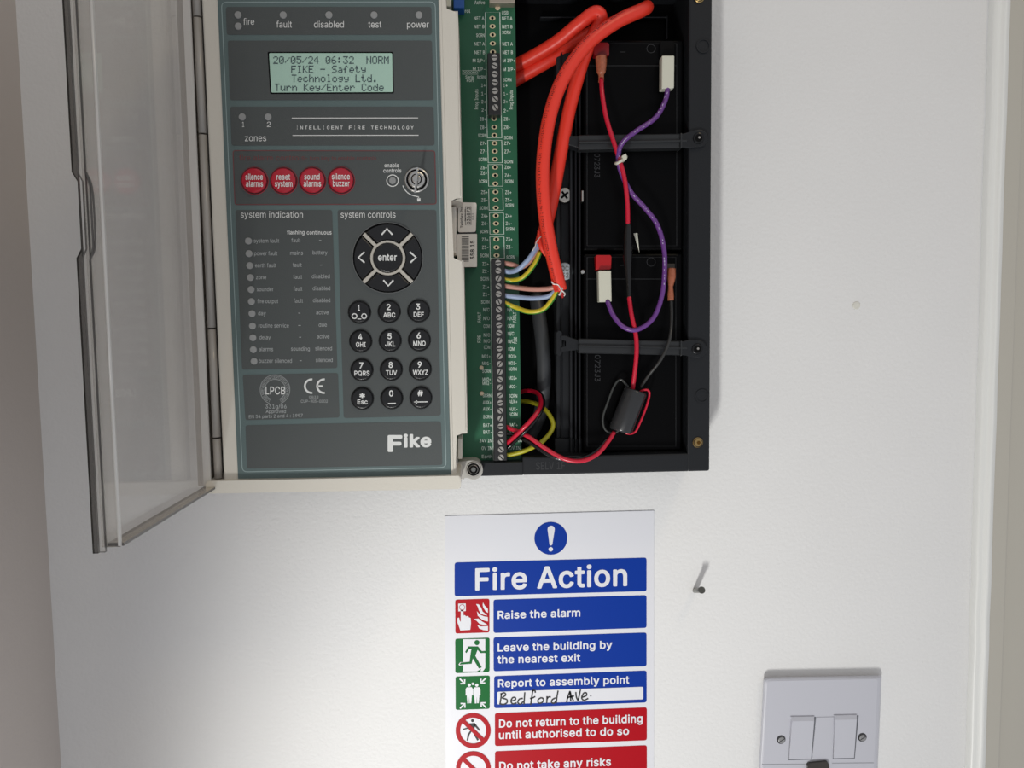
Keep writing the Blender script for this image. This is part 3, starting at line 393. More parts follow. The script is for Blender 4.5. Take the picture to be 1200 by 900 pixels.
r E 419 63,0 60,5 61,507 371,507 372,457 369,452 127,451 127,287 353,286 356,281 356,233 351,228 127,227 126,61 131,56 373,56 376,51 375,1
r F 410 63,0 60,5 61,507 369,507 370,457 367,452 127,451 127,279 343,278 346,273 346,223 341,220 127,219 126,3 121,0
r G 520 263,-6 203,2 161,20 140,32 104,64 68,118 47,180 40,260 46,326 57,358 71,396 105,447 147,482 199,506 253,515 287,515 339,504 367,492 419,455 449,416 465,384 473,351 409,350 387,392 373,409 353,428 313,449 253,455 223,450 181,430 150,404 129,370 108,310 104,268 108,198 127,142 152,104 187,75 235,57 267,53 297,55 345,72 378,98 397,126 409,158 414,194 409,199 287,199 284,204 285,254 475,255 478,250 478,196 471,142 453,96 419,50 381,22 331,2
r H 517 63,0 60,5 61,507 121,508 126,505 127,289 387,288 392,293 392,505 397,508 457,507 457,1 397,0 392,3 391,231 131,232 126,227 126,3 121,0
r I 300 34,0 31,5 32,55 114,56 119,59 119,447 114,452 32,453 31,505 36,508 266,508 269,503 268,453 188,452 183,449 183,61 188,56 268,55 269,3 264,0
r J 396 180,-6 124,4 73,36 44,82 33,142 33,170 38,173 98,172 104,106 121,76 150,56 178,51 218,55 248,74 266,104 273,148 273,506 278,509 334,509 337,504 337,150 326,82 295,34 254,8 236,1
r K 467 63,0 60,5 61,507 121,508 126,505 125,246 188,319 361,506 443,507 432,491 244,289 441,11 446,1 371,2 197,243 127,169 125,1
r L 393 63,0 60,5 60,505 65,508 123,508 126,503 126,59 131,56 359,56 362,51 362,3 357,0
r M 628 63,0 60,5 61,507 147,508 153,505 277,187 315,78 353,189 475,505 481,508 567,507 567,1 509,0 504,3 505,424 343,3 339,0 291,0 285,3 229,143 171,289 121,426 122,3 117,0
r N 523 63,0 60,5 61,507 137,507 343,183 401,86 400,505 405,508 463,507 463,1 387,1 199,295 121,425 126,287 126,3 121,0
r O 533 261,-6 203,2 157,22 104,64 70,116 49,178 40,258 48,328 69,390 104,444 151,484 201,506 255,515 277,515 329,508 379,486 430,444 464,392 485,330 493,254 485,178 464,116 430,64 385,26 331,2|260,54 299,57 321,64 350,76 382,104 408,144 425,194 430,246 425,314 409,363 383,404 341,437 309,450 277,455 255,455 219,448 183,432 150,402 125,362 108,310 104,268 104,238 111,188 126,144 151,105 188,74 221,60
r P 445 63,0 60,5 61,507 251,508 289,503 331,487 371,456 389,431 403,393 408,361 406,315 387,261 367,234 338,211 289,191 241,186 127,185 126,3 121,0|127,243 257,244 293,255 313,268 333,295 341,317 344,339 341,377 333,401 318,423 297,439 265,450 127,451
r Q 533 401,-47 357,11 327,0 255,-6 207,1 153,24 102,67 69,119 48,179 40,249 46,317 57,355 73,397 103,442 149,483 203,507 265,516 319,510 385,483 432,441 461,397 475,361 486,329 492,273 492,235 486,179 461,111 429,63 404,39 465,-47|252,55 279,54 307,58 316,65 249,157 313,157 363,93 367,92 383,105 409,147 426,197 430,247 425,313 409,362 383,404 349,433 311,449 269,456 223,450 207,443 185,433 152,405 125,363 108,311 104,269 109,195 125,145 149,109 183,77 225,59
r R 449 63,0 60,5 61,507 255,508 291,503 333,489 367,465 392,429 406,393 408,333 405,309 393,279 369,242 333,217 315,209 426,1 353,1 247,197 131,198 126,193 126,3 121,0|127,255 255,256 297,267 319,281 335,303 344,339 341,383 331,409 319,425 299,439 267,450 127,451
r S 447 215,-8 175,-5 145,4 125,11 91,31 62,64 47,96 38,134 43,137 103,136 115,102 140,72 171,58 217,49 255,51 293,64 312,74 327,89 341,114 346,138 341,162 332,178 318,192 293,206 195,236 129,260 85,291 59,332 52,372 56,404 80,454 102,476 139,498 179,511 241,515 275,511 315,498 351,476 377,449 392,420 400,378 339,378 325,412 299,438 269,452 217,459 197,457 169,448 146,436 132,422 116,388 119,354 130,336 145,321 171,307 311,264 360,238 379,220 395,198 406,168 408,136 403,99 385,64 360,34 319,10 277,-4
r T 449 197,0 194,5 194,449 189,452 35,452 32,457 32,505 37,508 415,508 418,503 418,457 415,452 263,452 258,449 258,3 253,0
r U 517 251,-7 203,-2 183,5 155,15 116,41 85,81 67,123 60,169 60,505 65,508 119,508 124,505 124,175 129,143 137,123 160,87 183,71 221,56 263,52 299,57 335,71 357,87 377,113 389,145 394,183 394,505 399,508 455,508 458,503 458,177 451,125 435,84 426,71 403,43 364,15 315,-2
r V 480 205,1 18,507 79,508 85,505 193,203 241,58 393,504 399,508 459,508 461,505 455,487 279,3 273,0
r W 686 157,0 151,15 18,507 77,508 83,505 193,69 307,507 375,508 381,505 493,70 602,505 607,508 668,507 529,1 459,0 454,3 373,305 343,427 313,305 231,5 225,0
r X 474 21,1 23,7 199,261 33,507 105,507 205,359 237,305 303,407 373,507 442,507 277,263 453,1 381,2 299,119 237,215 179,125 93,2 87,0
r Y 472 207,0 204,5 203,207 21,501 20,507 87,508 93,506 197,335 237,263 275,335 379,506 385,508 451,507 445,493 269,209 268,3 263,0
r Z 438 45,0 42,5 43,47 269,379 322,451 319,454 43,452 40,457 41,507 397,507 397,463 169,129 118,59 123,56 397,56 400,51 399,1
r a 389 153,-8 125,-5 93,6 67,23 50,42 34,76 30,110 35,140 50,170 81,194 133,213 235,227 265,236 273,244 276,256 267,296 253,313 239,322 219,329 189,331 169,328 147,320 121,303 99,275 45,290 43,294 60,326 83,349 105,364 131,374 167,383 209,383 239,379 281,362 295,353 319,324 333,290 338,246 338,2 333,-1 279,0 278,48 273,51 249,23 215,1 187,-7|164,46 191,47 225,58 247,73 258,86 265,98 274,124 275,187 229,175 139,160 121,152 103,139 95,122 92,106 95,86 101,74 112,62 131,52
r b 424 220,-7 200,-5 172,5 143,27 116,58 113,53 112,1 58,0 53,3 53,503 56,508 110,508 115,505 116,320 143,351 172,373 200,382 234,384 276,377 312,361 347,329 370,293 385,245 390,189 385,133 369,83 346,45 314,17 276,-1|205,49 252,51 283,69 300,87 316,117 327,167 325,227 316,261 300,291 276,314 252,325 224,330 180,322 162,312 139,289 124,259 115,225 113,199 115,153 124,119 140,87 166,63 190,51
r c 396 201,-7 157,-1 128,11 107,24 80,49 56,85 41,131 34,191 40,243 55,287 80,327 107,352 129,365 159,378 209,384 259,377 305,355 341,320 361,278 303,263 289,289 272,309 239,326 209,330 189,328 175,325 147,311 123,286 113,267 98,221 98,155 107,121 115,105 124,89 147,65 175,51 205,46 245,53 269,65 291,88 305,115 357,104 362,99 354,77 341,56 305,21 261,-1
r d 424 189,-7 149,-1 111,17 78,47 55,85 38,137 34,183 38,241 55,291 80,333 113,361 149,377 191,384 225,382 253,373 285,348 305,320 311,319 312,505 317,508 369,508 372,503 372,3 367,0 315,1 314,55 309,58 287,31 253,5 225,-6|188,49 235,51 263,65 281,82 299,115 310,153 312,179 309,229 301,259 285,289 261,313 237,325 209,330 169,324 148,313 124,289 107,257 98,223 96,199 101,145 109,119 125,87 147,65 173,51
r e 404 205,-7 159,-1 125,13 107,24 80,49 56,85 41,131 34,193 38,239 55,289 81,328 113,357 155,377 215,384 261,375 293,361 319,341 340,317 357,281 368,243 372,173 367,168 99,167 100,139 115,99 126,83 148,63 177,51 213,46 253,53 285,73 307,104 364,91 352,61 335,39 311,19 279,3 249,-5|99,221 303,220 308,223 308,235 293,277 282,295 265,312 239,325 201,330 170,325 147,313 126,295 109,269 98,237
r f 254 85,0 82,5 82,323 77,326 7,327 6,375 11,378 81,379 85,463 97,488 117,507 137,519 165,528 193,530 229,525 242,519 227,470 195,474 171,469 154,459 145,441 143,379 227,377 228,329 223,326 147,326 142,323 142,3 137,0
r g 425 195,-150 171,-149 135,-140 101,-124 66,-94 53,-68 101,-42 123,-67 161,-90 197,-97 249,-92 281,-75 303,-48 312,-4 312,64 305,66 287,41 257,20 225,7 191,5 155,9 113,28 78,56 53,96 38,140 34,196 39,244 55,293 80,332 111,360 143,374 185,383 227,382 253,372 276,356 311,319 314,324 315,378 369,379 372,374 372,-14 367,-54 348,-92 322,-118 291,-136 251,-147|196,60 239,64 265,76 283,93 303,132 310,156 312,182 309,230 301,260 285,290 263,312 239,324 215,329 171,324 146,312 124,290 103,242 96,202 99,156 109,124 123,98 147,75 171,64
r h 410 56,0 53,5 53,505 58,508 112,508 115,503 116,320 152,361 188,379 224,384 264,380 294,369 321,349 341,321 353,285 357,247 357,3 352,0 302,0 297,3 297,231 290,275 273,303 246,323 198,328 162,317 142,304 128,285 118,259 115,241 115,3 110,0
r i 167 56,0 53,5 53,375 58,378 112,378 115,373 115,3 110,0|74,445 58,452 44,469 41,483 44,497 54,512 68,521 84,524 100,521 114,512 121,501 125,491 124,473 114,455 104,449 92,444
r j 167 -7,-143 -10,-138 -9,-88 19,-84 39,-73 49,-54 54,-26 54,376 59,379 111,379 114,374 112,-60 99,-94 88,-110 71,-124 37,-139|79,444 69,446 52,456 43,474 42,490 45,500 57,514 73,522 91,523 101,520 115,511 123,498 126,480 123,468 110,452 99,446
r k 381 56,0 53,5 53,505 58,508 112,508 115,503 116,213 123,215 283,377 356,377 202,217 369,3 364,0 294,1 154,176 115,139 114,1
r l 189 132,-1 102,3 76,19 57,51 53,81 53,503 56,508 110,508 115,505 115,77 120,62 130,55 170,53 181,5 160,-2
r m 610 56,0 53,5 54,377 112,377 114,318 133,347 152,363 176,377 212,386 258,379 286,361 306,335 316,312 337,343 364,365 388,377 430,386 466,384 496,372 522,354 540,329 552,297 557,261 556,1 502,0 497,3 497,249 491,287 472,313 448,325 422,330 396,328 374,319 353,301 344,287 335,249 335,3 330,0 276,1 275,255 270,281 254,310 240,319 228,326 194,330 166,323 144,310 128,291 118,267 115,251 115,3 110,0
r n 410 56,0 53,5 54,377 112,377 114,316 150,360 188,379 224,384 252,382 278,375 300,365 321,349 338,325 353,285 357,247 356,1 302,0 297,3 297,231 290,275 273,303 246,323 198,328 162,317 142,304 128,285 118,259 115,241 115,3 110,0
r o 415 201,-7 157,-1 128,11 107,24 80,49 56,85 41,131 34,191 40,243 55,287 80,327 107,352 129,365 159,378 211,384 257,377 287,365 300,359 334,329 359,291 375,245 381,187 378,147 371,119 359,85 334,47 299,17 263,1|200,47 241,51 268,65 292,89 308,119 316,151 319,187 313,235 307,257 293,286 269,310 253,319 241,325 209,330 175,325 151,314 124,287 107,253 98,221 96,195 98,155 107,121 123,91 147,65 175,51
r p 424 56,-143 53,-138 54,378 112,378 113,324 116,319 138,347 168,371 196,381 240,383 272,379 310,363 345,332 368,296 385,246 389,170 385,132 370,84 345,44 313,16 274,-2 242,-7 198,-5 174,4 140,29 120,57 116,57 115,-140 110,-143|213,48 254,52 279,66 300,87 316,118 327,166 325,228 316,260 302,288 278,312 254,324 230,329 186,324 161,312 141,292 124,258 115,226 113,200 115,154 126,114 138,90 164,64 188,52
r q 424 315,-143 312,-138 311,58 304,56 285,29 251,4 213,-7 183,-7 153,-2 109,18 80,44 55,86 39,134 34,182 38,242 55,293 78,330 109,359 153,378 213,383 249,374 287,346 309,319 314,322 315,378 367,379 372,376 372,-140 367,-143|196,48 237,52 262,64 284,86 301,122 310,152 312,178 309,228 299,264 283,292 263,312 239,324 215,329 171,324 146,312 124,290 107,256 98,224 96,198 99,152 109,118 123,90 149,64 171,52
r r 259 56,0 53,5 53,375 58,378 112,377 114,323 129,345 147,363 166,374 204,384 240,384 243,379 242,323 202,326 160,315 143,303 125,281 115,249 115,3 110,0
r s 365 171,-7 149,-6 113,3 82,19 60,41 47,61 37,93 93,105 105,80 127,59 153,48 193,46 219,51 239,60 259,78 268,103 265,121 251,138 237,147 147,171 107,185 76,205 53,239 48,287 51,303 65,332 87,354 103,363 153,382 221,382 255,371 279,358 299,339 313,317 322,291 271,278 244,315 221,327 195,332 159,330 133,317 115,299 110,281 113,257 123,244 143,233 229,209 280,191 306,171 323,145 330,115 330,97 325,73 313,49 285,21 261,7 223,-5
r t 227 161,-3 125,3 99,17 91,22 73,51 66,87 66,323 63,326 11,326 6,329 7,377 61,378 66,381 66,465 69,470 125,469 127,379 199,378 204,375 203,327 131,326 126,323 126,93 129,75 135,62 151,53 181,50 201,53 212,9 209,2 191,-3
r u 410 174,-4 146,-1 128,6 114,12 94,27 70,58 58,94 53,134 53,376 58,379 110,379 115,376 115,134 120,104 137,76 162,58 192,51 212,51 248,62 266,75 282,96 292,120 297,158 297,376 302,379 354,379 357,374 357,2 352,-1 300,0 298,69 285,46 254,16 222,0
r v 389 164,1 19,377 80,378 85,375 196,64 232,177 304,375 310,378 368,377 364,361 227,3 222,0
r w 567 140,0 128,33 25,377 82,378 88,375 170,71 208,221 252,377 312,378 317,375 372,175 396,72 399,73 420,161 479,375 484,378 543,377 428,1 372,0 367,3 284,302 200,4 194,0
r x 379 24,1 30,13 154,195 33,377 100,377 190,236 280,376 348,377 226,191 346,17 355,1 286,2 188,153 148,85 92,2
r y 389 80,-144 48,-138 60,-90 66,-87 104,-89 120,-83 141,-58 150,-38 162,0 19,378 84,378 158,174 194,66 304,376 310,379 368,378 366,366 204,-58 194,-76 177,-106 160,-123 142,-134 118,-143
r z 380 45,0 42,5 43,48 253,319 249,322 51,322 48,327 49,377 333,377 333,330 126,59 131,56 337,56 340,51 339,1
b # 462 65,-19 52,-13 46,-1 64,117 59,120 11,121 -1,126 -8,137 0,195 6,205 21,212 77,212 82,223 92,293 89,296 43,296 25,306 22,325 33,377 39,383 51,388 103,388 108,391 129,513 141,525 195,528 208,523 215,513 216,499 198,395 199,389 203,388 287,389 306,505 311,518 329,528 373,528 385,523 393,513 394,493 377,390 425,388 437,383 445,373 446,351 439,311 431,301 419,296 367,296 361,293 348,215 353,212 397,212 415,202 418,183 407,131 401,125 389,120 333,119 313,1 308,-11 299,-17 245,-20 232,-15 225,-5 224,9 240,99 241,119 159,120 152,113 131,-9 125,-15 113,-20|170,213 257,213 271,295 183,295
b * 475 202,204 190,209 183,220 184,293 116,254 104,258 96,266 72,308 72,320 82,332 139,362 142,366 81,398 72,409 71,420 98,469 112,477 128,472 184,438 183,510 186,518 192,524 204,529 246,529 260,523 267,512 266,438 332,477 346,474 358,460 378,424 377,406 370,398 328,376 310,364 372,331 378,322 379,308 353,262 336,253 324,258 266,293 267,222 264,213 246,203
b 0 475 221,-26 167,-16 121,8 77,56 51,108 36,166 30,270 34,332 51,400 79,457 119,499 161,523 177,529 235,535 285,526 333,500 373,458 401,402 417,340 424,252 417,168 401,106 375,51 329,5 279,-18|216,72 235,71 257,76 276,88 297,114 314,158 322,198 326,250 322,310 311,360 297,394 275,422 255,434 231,439 201,435 191,430 174,418 157,396 140,356 130,304 128,272 130,204 141,152 157,112 177,88 197,76
b 1 475 77,-19 65,-14 58,-3 58,57 65,68 79,74 189,74 194,77 194,407 193,410 189,410 97,343 85,340 75,344 68,355 69,433 78,445 191,525 201,528 271,528 281,525 290,519 294,509 294,77 299,74 389,74 402,69 410,57 409,-5 401,-15 387,-20
b 2 475 65,-19 53,-14 46,-3 46,49 49,57 264,289 295,338 302,369 299,391 291,409 282,421 249,437 217,440 183,431 166,419 155,401 148,383 145,357 137,347 125,342 67,343 54,349 48,361 52,407 67,445 88,475 114,499 144,517 183,531 221,536 265,532 311,515 356,481 377,455 393,419 398,391 398,353 389,313 373,281 344,239 197,77 385,76 395,73 404,67 408,59 407,-5 399,-15 385,-20
b 3 475 207,-26 173,-23 129,-8 87,15 54,48 40,72 32,94 26,134 33,145 47,151 105,151 115,148 125,140 134,112 150,90 171,78 195,71 251,74 283,88 298,102 308,124 310,154 302,182 287,202 267,216 239,225 159,228 147,233 140,244 140,302 143,310 245,430 75,431 65,434 56,440 52,448 53,514 61,524 75,529 371,528 383,523 390,512 388,452 265,310 313,294 343,276 387,232 405,192 410,162 410,128 405,98 378,46 353,19 319,-4 263,-23
b 4 475 283,-19 271,-14 264,-3 264,79 261,84 43,84 29,90 22,101 22,163 27,173 229,515 237,523 249,528 305,528 315,525 326,515 327,501 143,183 263,183 266,325 273,333 285,338 341,338 355,332 362,321 363,183 413,181 425,176 432,165 432,101 428,93 411,84 367,84 362,81 362,-1 358,-11 341,-20
b 5 475 213,-26 181,-23 137,-8 97,17 69,47 49,85 42,120 43,134 50,144 63,149 121,148 137,138 145,116 154,100 181,78 199,71 249,73 275,87 296,112 308,148 305,188 297,212 284,230 267,244 247,253 217,257 171,249 125,227 79,231 61,237 53,244 50,274 79,514 87,524 101,529 365,528 377,523 384,512 384,448 373,435 361,431 173,431 166,426 159,339 201,351 243,353 263,350 301,338 331,322 362,294 381,268 397,236 408,190 408,144 403,112 385,66 360,32 325,4 297,-10 257,-23
b 6 475 219,-26 181,-20 131,0 103,21 71,59 50,112 46,152 50,206 63,246 87,296 234,516 243,524 255,529 319,529 331,524 337,518 338,500 226,334 277,329 320,314 349,293 375,265 389,242 404,196 406,138 402,106 383,62 367,39 351,21 326,2 271,-22|212,70 249,71 275,84 285,92 297,110 306,134 308,168 297,204 277,229 249,243 219,245 185,236 167,222 157,209 146,182 144,148 147,132 157,108 166,94 183,80
b 7 475 99,-19 83,-9 81,9 292,429 287,432 67,432 57,435 48,441 44,449 44,509 47,517 53,523 67,528 387,528 401,523 410,511 409,443 181,-9 175,-15 163,-20
b 8 475 217,-26 181,-23 129,-6 91,17 59,52 39,92 34,146 37,170 51,208 68,234 106,268 77,300 59,336 52,370 57,422 75,460 107,495 141,516 195,533 239,535 271,530 311,516 346,494 377,460 395,422 400,372 393,334 375,297 347,268 388,230 404,204 416,170 418,120 413,90 395,54 358,14 319,-8 275,-22|216,70 255,71 279,79 306,100 315,120 318,144 308,176 291,195 273,206 253,213 231,215 199,213 179,206 148,182 137,158 134,140 136,122 146,100 175,78|202,312 251,312 275,324 289,338 298,358 300,382 292,408 279,424 251,437 211,439 183,430 163,412 152,382 155,356 163,338 171,328
b 9 475 131,-19 115,-9 114,9 226,173 223,176 179,178 139,193 122,201 89,228 69,257 50,301 46,361 51,401 69,445 91,476 133,509 181,529 221,536 273,529 322,509 359,478 383,445 401,401 404,387 408,345 403,303 391,265 365,213 218,-7 209,-15 197,-20|212,265 251,266 271,275 286,287 295,301 306,327 308,361 298,397 279,422 249,438 203,438 183,429 157,401 146,371 146,331 155,305 177,279 201,267
b A 502 17,-19 1,-9 -1,7 182,513 190,523 203,528 271,528 283,524 293,515 305,485 479,11 478,-7 471,-15 459,-20 397,-20 383,-14 377,-5 333,117 329,122 153,122 147,119 99,-12 83,-20|184,219 291,218 296,221 239,386
b B 478 61,-19 48,-13 42,-1 42,509 45,517 51,523 65,528 255,528 291,523 339,507 372,483 397,452 414,405 416,361 414,341 405,315 388,289 364,267 400,239 415,217 431,181 436,125 431,95 415,57 387,23 351,1 301,-16 255,-20|145,77 243,76 293,83 317,95 331,113 336,135 333,157 325,175 304,197 279,208 145,209|145,305 235,304 279,313 299,326 315,355 317,371 311,397 299,415 273,428 243,432 145,431
b C 532 261,-26 203,-18 150,4 137,11 86,56 52,108 31,172 22,264 30,334 51,396 87,453 141,500 195,524 255,535 287,535 345,522 383,506 415,485 444,456 461,432 481,390 492,352 491,342 484,332 471,327 413,327 401,331 393,338 383,366 372,386 344,414 315,428 277,435 255,435 225,430 195,416 164,390 145,360 126,304 122,262 126,204 143,152 167,115 194,92 223,80 265,73 313,80 346,96 371,121 391,166 403,176 413,179 471,178 487,169 490,152 481,118 463,80 444,52 412,22 383,3 337,-16 303,-25
b D 524 61,-19 48,-13 42,-1 42,509 45,517 51,523 63,528 239,528 293,521 363,493 415,451 450,399 474,333 480,267 474,177 449,109 416,61 362,15 293,-11 223,-20|145,77 211,76 271,83 309,99 337,120 360,155 375,201 378,219 380,267 376,307 359,357 339,387 311,411 263,428 225,432 145,431
b E 441 61,-19 48,-13 42,-1 42,509 45,517 51,523 65,528 367,528 381,523 390,511 390,451 386,441 377,435 367,432 145,431 145,307 351,306 361,303 370,297 374,289 374,227 367,214 353,208 145,207 144,81 149,76 371,76 381,73 390,67 394,59 394,-1 391,-9 385,-15 371,-20
b F 432 61,-19 48,-13 42,-1 42,509 45,517 51,523 65,528 365,528 379,523 388,511 388,451 384,441 375,435 365,432 145,431 145,299 341,298 351,295 360,289 364,281 364,217 357,206 343,200 145,199 143,-5 136,-15 123,-20
b G 542 263,-26 203,-18 155,2 129,17 88,54 50,112 29,174 22,266 28,332 39,364 55,406 89,457 137,498 193,524 253,535 287,535 339,524 373,510 398,496 429,471 446,454 465,426 482,394 492,356 491,344 484,334 471,329 413,329 402,332 391,342 371,382 357,399 343,412 309,429 275,435 253,435 225,430 191,414 165,392 145,360 126,304 122,262 126,204 143,152 167,115 183,101 195,92 225,79 265,73 297,75 333,87 359,105 379,132 393,177 287,179 273,185 266,196 266,258 273,269 287,275 473,275 483,272 492,266 496,258 496,190 489,136 471,90 431,35 391,6 337,-16 323,-21
b H 539 61,-19 48,-13 42,-1 42,509 45,518 63,528 121,528 135,523 142,515 145,309 369,308 374,313 375,513 382,523 395,528 455,528 468,523 476,509 476,-1 473,-10 455,-20 397,-20 383,-15 375,-5 373,211 149,212 144,207 143,-5 136,-15 123,-20
b I 322 32,-19 20,-14 13,-3 13,57 16,65 22,71 34,76 96,76 101,79 101,427 96,432 34,432 19,439 13,449 14,513 22,523 36,528 264,528 274,525 283,519 287,511 287,451 284,442 266,432 206,432 201,429 201,81 206,76 266,76 282,68 287,59 286,-5 279,-15 266,-20
b J 418 180,-26 118,-14 70,14 57,26 26,76 15,136 16,178 23,188 36,193 94,193 104,190 116,178 121,114 136,88 154,76 192,71 216,76 234,88 248,112 255,156 255,512 262,523 276,529 336,528 349,522 355,510 355,144 344,76 310,23 264,-8 236,-19
b K 489 61,-19 48,-13 42,-1 42,509 45,518 63,528 121,528 135,523 143,513 143,298 352,523 367,528 443,528 456,523 464,511 460,495 268,287 461,15 466,5 463,-10 457,-15 443,-20 375,-20 361,-14 195,213 144,159 144,-1 141,-9 135,-15 123,-20
b L 415 61,-19 48,-13 42,-1 42,511 49,522 63,528 123,528 137,522 144,509 144,79 149,76 357,76 367,73 376,67 380,59 380,-3 372,-15 357,-20
b M 650 61,-19 48,-13 42,-1 42,509 47,520 63,528 147,528 161,523 169,516 315,141 459,515 467,523 481,528 565,528 580,521 586,509 586,-1 581,-12 565,-20 507,-20 494,-15 487,-5 485,310 361,-3 351,-15 337,-20 289,-20 277,-15 269,-7 141,310 139,-5 132,-15 119,-20
b N 545 61,-19 48,-13 42,-1 42,509 45,518 51,523 65,528 135,528 152,519 373,171 381,162 383,513 390,523 403,528 461,528 474,523 482,509 482,-1 479,-10 473,-15 459,-20 389,-20 372,-11 143,348 144,-3 137,-14 123,-20
b O 555 261,-26 203,-18 151,4 137,11 88,54 52,108 31,172 22,264 30,334 51,396 88,454 140,500 167,512 209,529 277,535 329,528 389,503 446,454 482,400 503,336 512,252 504,174 483,112 446,54 395,10 351,-10 319,-21|260,74 271,73 315,82 341,94 367,116 390,152 407,200 412,252 407,308 391,356 369,391 335,419 307,430 277,435 225,430 193,416 166,392 143,356 126,304 122,262 129,194 143,152 167,116 195,92 223,80
b P 467 61,-19 48,-13 42,-1 42,509 45,517 51,523 63,528 249,528 289,523 341,503 371,482 387,466 408,437 421,399 426,367 424,309 403,251 379,220 347,195 289,171 241,166 145,165 143,-5 136,-15 123,-20|145,263 257,264 287,273 303,284 321,317 326,345 323,371 308,405 289,421 265,430 145,431
b Q 555 401,-67 384,-57 349,-11 327,-20 255,-26 207,-19 141,9 85,58 57,101 39,147 28,185 22,265 30,335 51,395 85,450 107,472 139,499 197,525 265,536 319,530 337,525 395,499 445,456 477,407 493,367 504,335 510,279 510,229 504,173 477,101 445,52 430,37 483,-37 486,-51 479,-62 465,-68|252,75 279,74 282,77 231,147 228,161 232,169 249,178 309,178 319,175 334,163 369,119 391,153 407,201 412,253 407,307 391,356 367,393 342,415 329,421 301,431 269,436 233,432 213,425 194,417 167,394 141,351 126,305 122,263 127,201 141,157 165,119 195,92 225,79
b R 471 61,-19 48,-13 42,-1 42,509 45,517 51,523 65,528 253,528 291,523 343,505 382,477 411,432 424,399 426,329 423,303 403,257 378,225 347,204 342,197 444,11 446,-1 443,-9 437,-15 425,-20 355,-20 343,-15 329,5 237,176 231,178 149,178 144,173 143,-5 136,-15 123,-20|145,275 255,276 291,285 305,294 317,309 326,345 323,377 316,397 308,409 291,422 267,430 145,431
b S 469 215,-28 175,-25 145,-16 117,-7 81,15 49,49 30,86 20,138 27,151 41,157 99,157 109,154 119,146 130,114 148,90 171,78 197,71 231,69 257,72 283,80 302,90 313,102 323,122 326,146 321,160 309,175 287,188 195,216 119,244 68,282 47,312 40,328 34,366 38,410 63,463 92,492 133,516 179,531 241,535 275,531 321,516 364,490 393,458 411,422 420,382 417,368 411,362 399,357 343,357 333,360 321,370 309,403 289,422 257,435 219,439 181,432 154,418 137,392 134,376 137,360 155,337 181,324 317,282 371,253 394,232 413,204 424,174 426,130 421,94 404,58 370,18 325,-8 277,-24
b T 471 195,-19 182,-13 176,-1 176,429 171,432 37,432 23,437 14,449 15,513 23,523 37,528 413,528 423,525 432,519 436,509 436,449 427,437 413,432 281,432 276,429 276,-3 269,-14 255,-20
b U 539 251,-27 203,-22 149,-3 106,25 69,71 49,117 42,163 43,513 51,523 65,528 121,528 133,523 140,515 142,181 147,149 163,114 177,98 193,87 221,76 263,72 299,77 326,87 344,101 359,120 371,151 376,189 377,513 384,523 397,528 453,528 463,525 472,519 476,509 476,171 469,119 449,71 418,31 373,-1 315,-22
b V 502 205,-19 193,-14 185,-3 1,495 0,515 7,523 21,528 81,528 93,523 101,515 241,123 379,517 385,523 397,528 457,528 469,524 479,513 479,499 296,-5 287,-15 275,-20
b W 708 155,-19 140,-11 133,9 3,485 -2,509 3,520 19,528 77,528 91,523 99,515 193,157 289,515 297,523 309,528 377,528 390,523 399,511 493,157 587,517 593,523 607,528 667,528 682,521 688,509 683,485 551,5 543,-12 527,-20 459,-20 445,-15 439,-9 343,340 245,-9 239,-15 227,-20
b X 496 19,-19 3,-9 0,-1 3,11 176,261 15,497 12,511 16,519 35,528 103,528 117,522 237,344 361,522 377,528 441,528 455,522 462,511 459,495 300,263 471,11 474,-3 470,-11 451,-20 385,-20 371,-14 237,177 103,-14 89,-20
b Y 494 205,-19 193,-14 186,-3 185,201 5,491 0,501 1,514 9,523 21,528 89,528 103,522 233,311 237,308 368,521 385,528 449,528 460,525 472,511 467,493 287,201 285,-6 277,-15 265,-20
b Z 460 43,-19 31,-14 24,-3 24,49 27,57 281,429 277,432 45,432 35,435 26,441 22,449 22,509 25,517 31,523 45,528 393,528 407,523 416,511 416,461 413,453 156,79 161,76 395,76 405,73 414,67 418,59 418,-1 415,-9 409,-15 395,-20
b a 411 153,-28 123,-24 85,-11 57,7 34,32 16,70 12,116 17,146 34,180 51,197 75,212 133,233 253,252 256,268 251,284 243,297 221,308 203,311 171,309 157,304 133,288 113,261 97,255 35,274 25,286 24,298 44,336 73,365 98,382 131,394 167,403 209,403 239,399 287,380 305,369 335,334 351,296 356,252 356,-4 349,-15 335,-21 281,-21 264,-12 257,5 211,-20 187,-27|164,66 203,70 219,76 235,88 247,104 253,120 258,142 257,160 141,141 120,128 113,116 111,104 117,83 133,72
b b 446 220,-27 200,-25 170,-15 134,10 127,-11 110,-20 56,-20 43,-15 36,-5 35,509 41,521 54,527 112,528 124,523 131,515 134,370 164,390 200,402 234,404 282,395 322,377 363,339 387,301 398,267 405,237 409,191 405,141 390,85 378,61 361,33 324,1 276,-21|205,69 248,71 270,83 281,93 298,125 309,173 307,221 298,253 284,281 271,295 254,304 224,310 190,305 174,297 162,286 154,277 142,253 133,219 133,159 143,121 156,97 168,84 192,71
b c 418 201,-27 157,-21 119,-6 97,8 64,39 38,79 23,125 16,197 22,249 37,293 64,337 97,368 123,383 157,397 209,404 259,397 316,371 357,329 379,285 379,271 367,259 303,243 288,251 273,279 261,294 239,305 203,310 177,305 157,295 139,276 128,255 116,215 116,161 131,115 139,100 157,81 177,71 203,66 237,71 259,81 275,99 288,125 307,136 369,119 379,107 380,95 373,74 357,46 315,5 261,-21
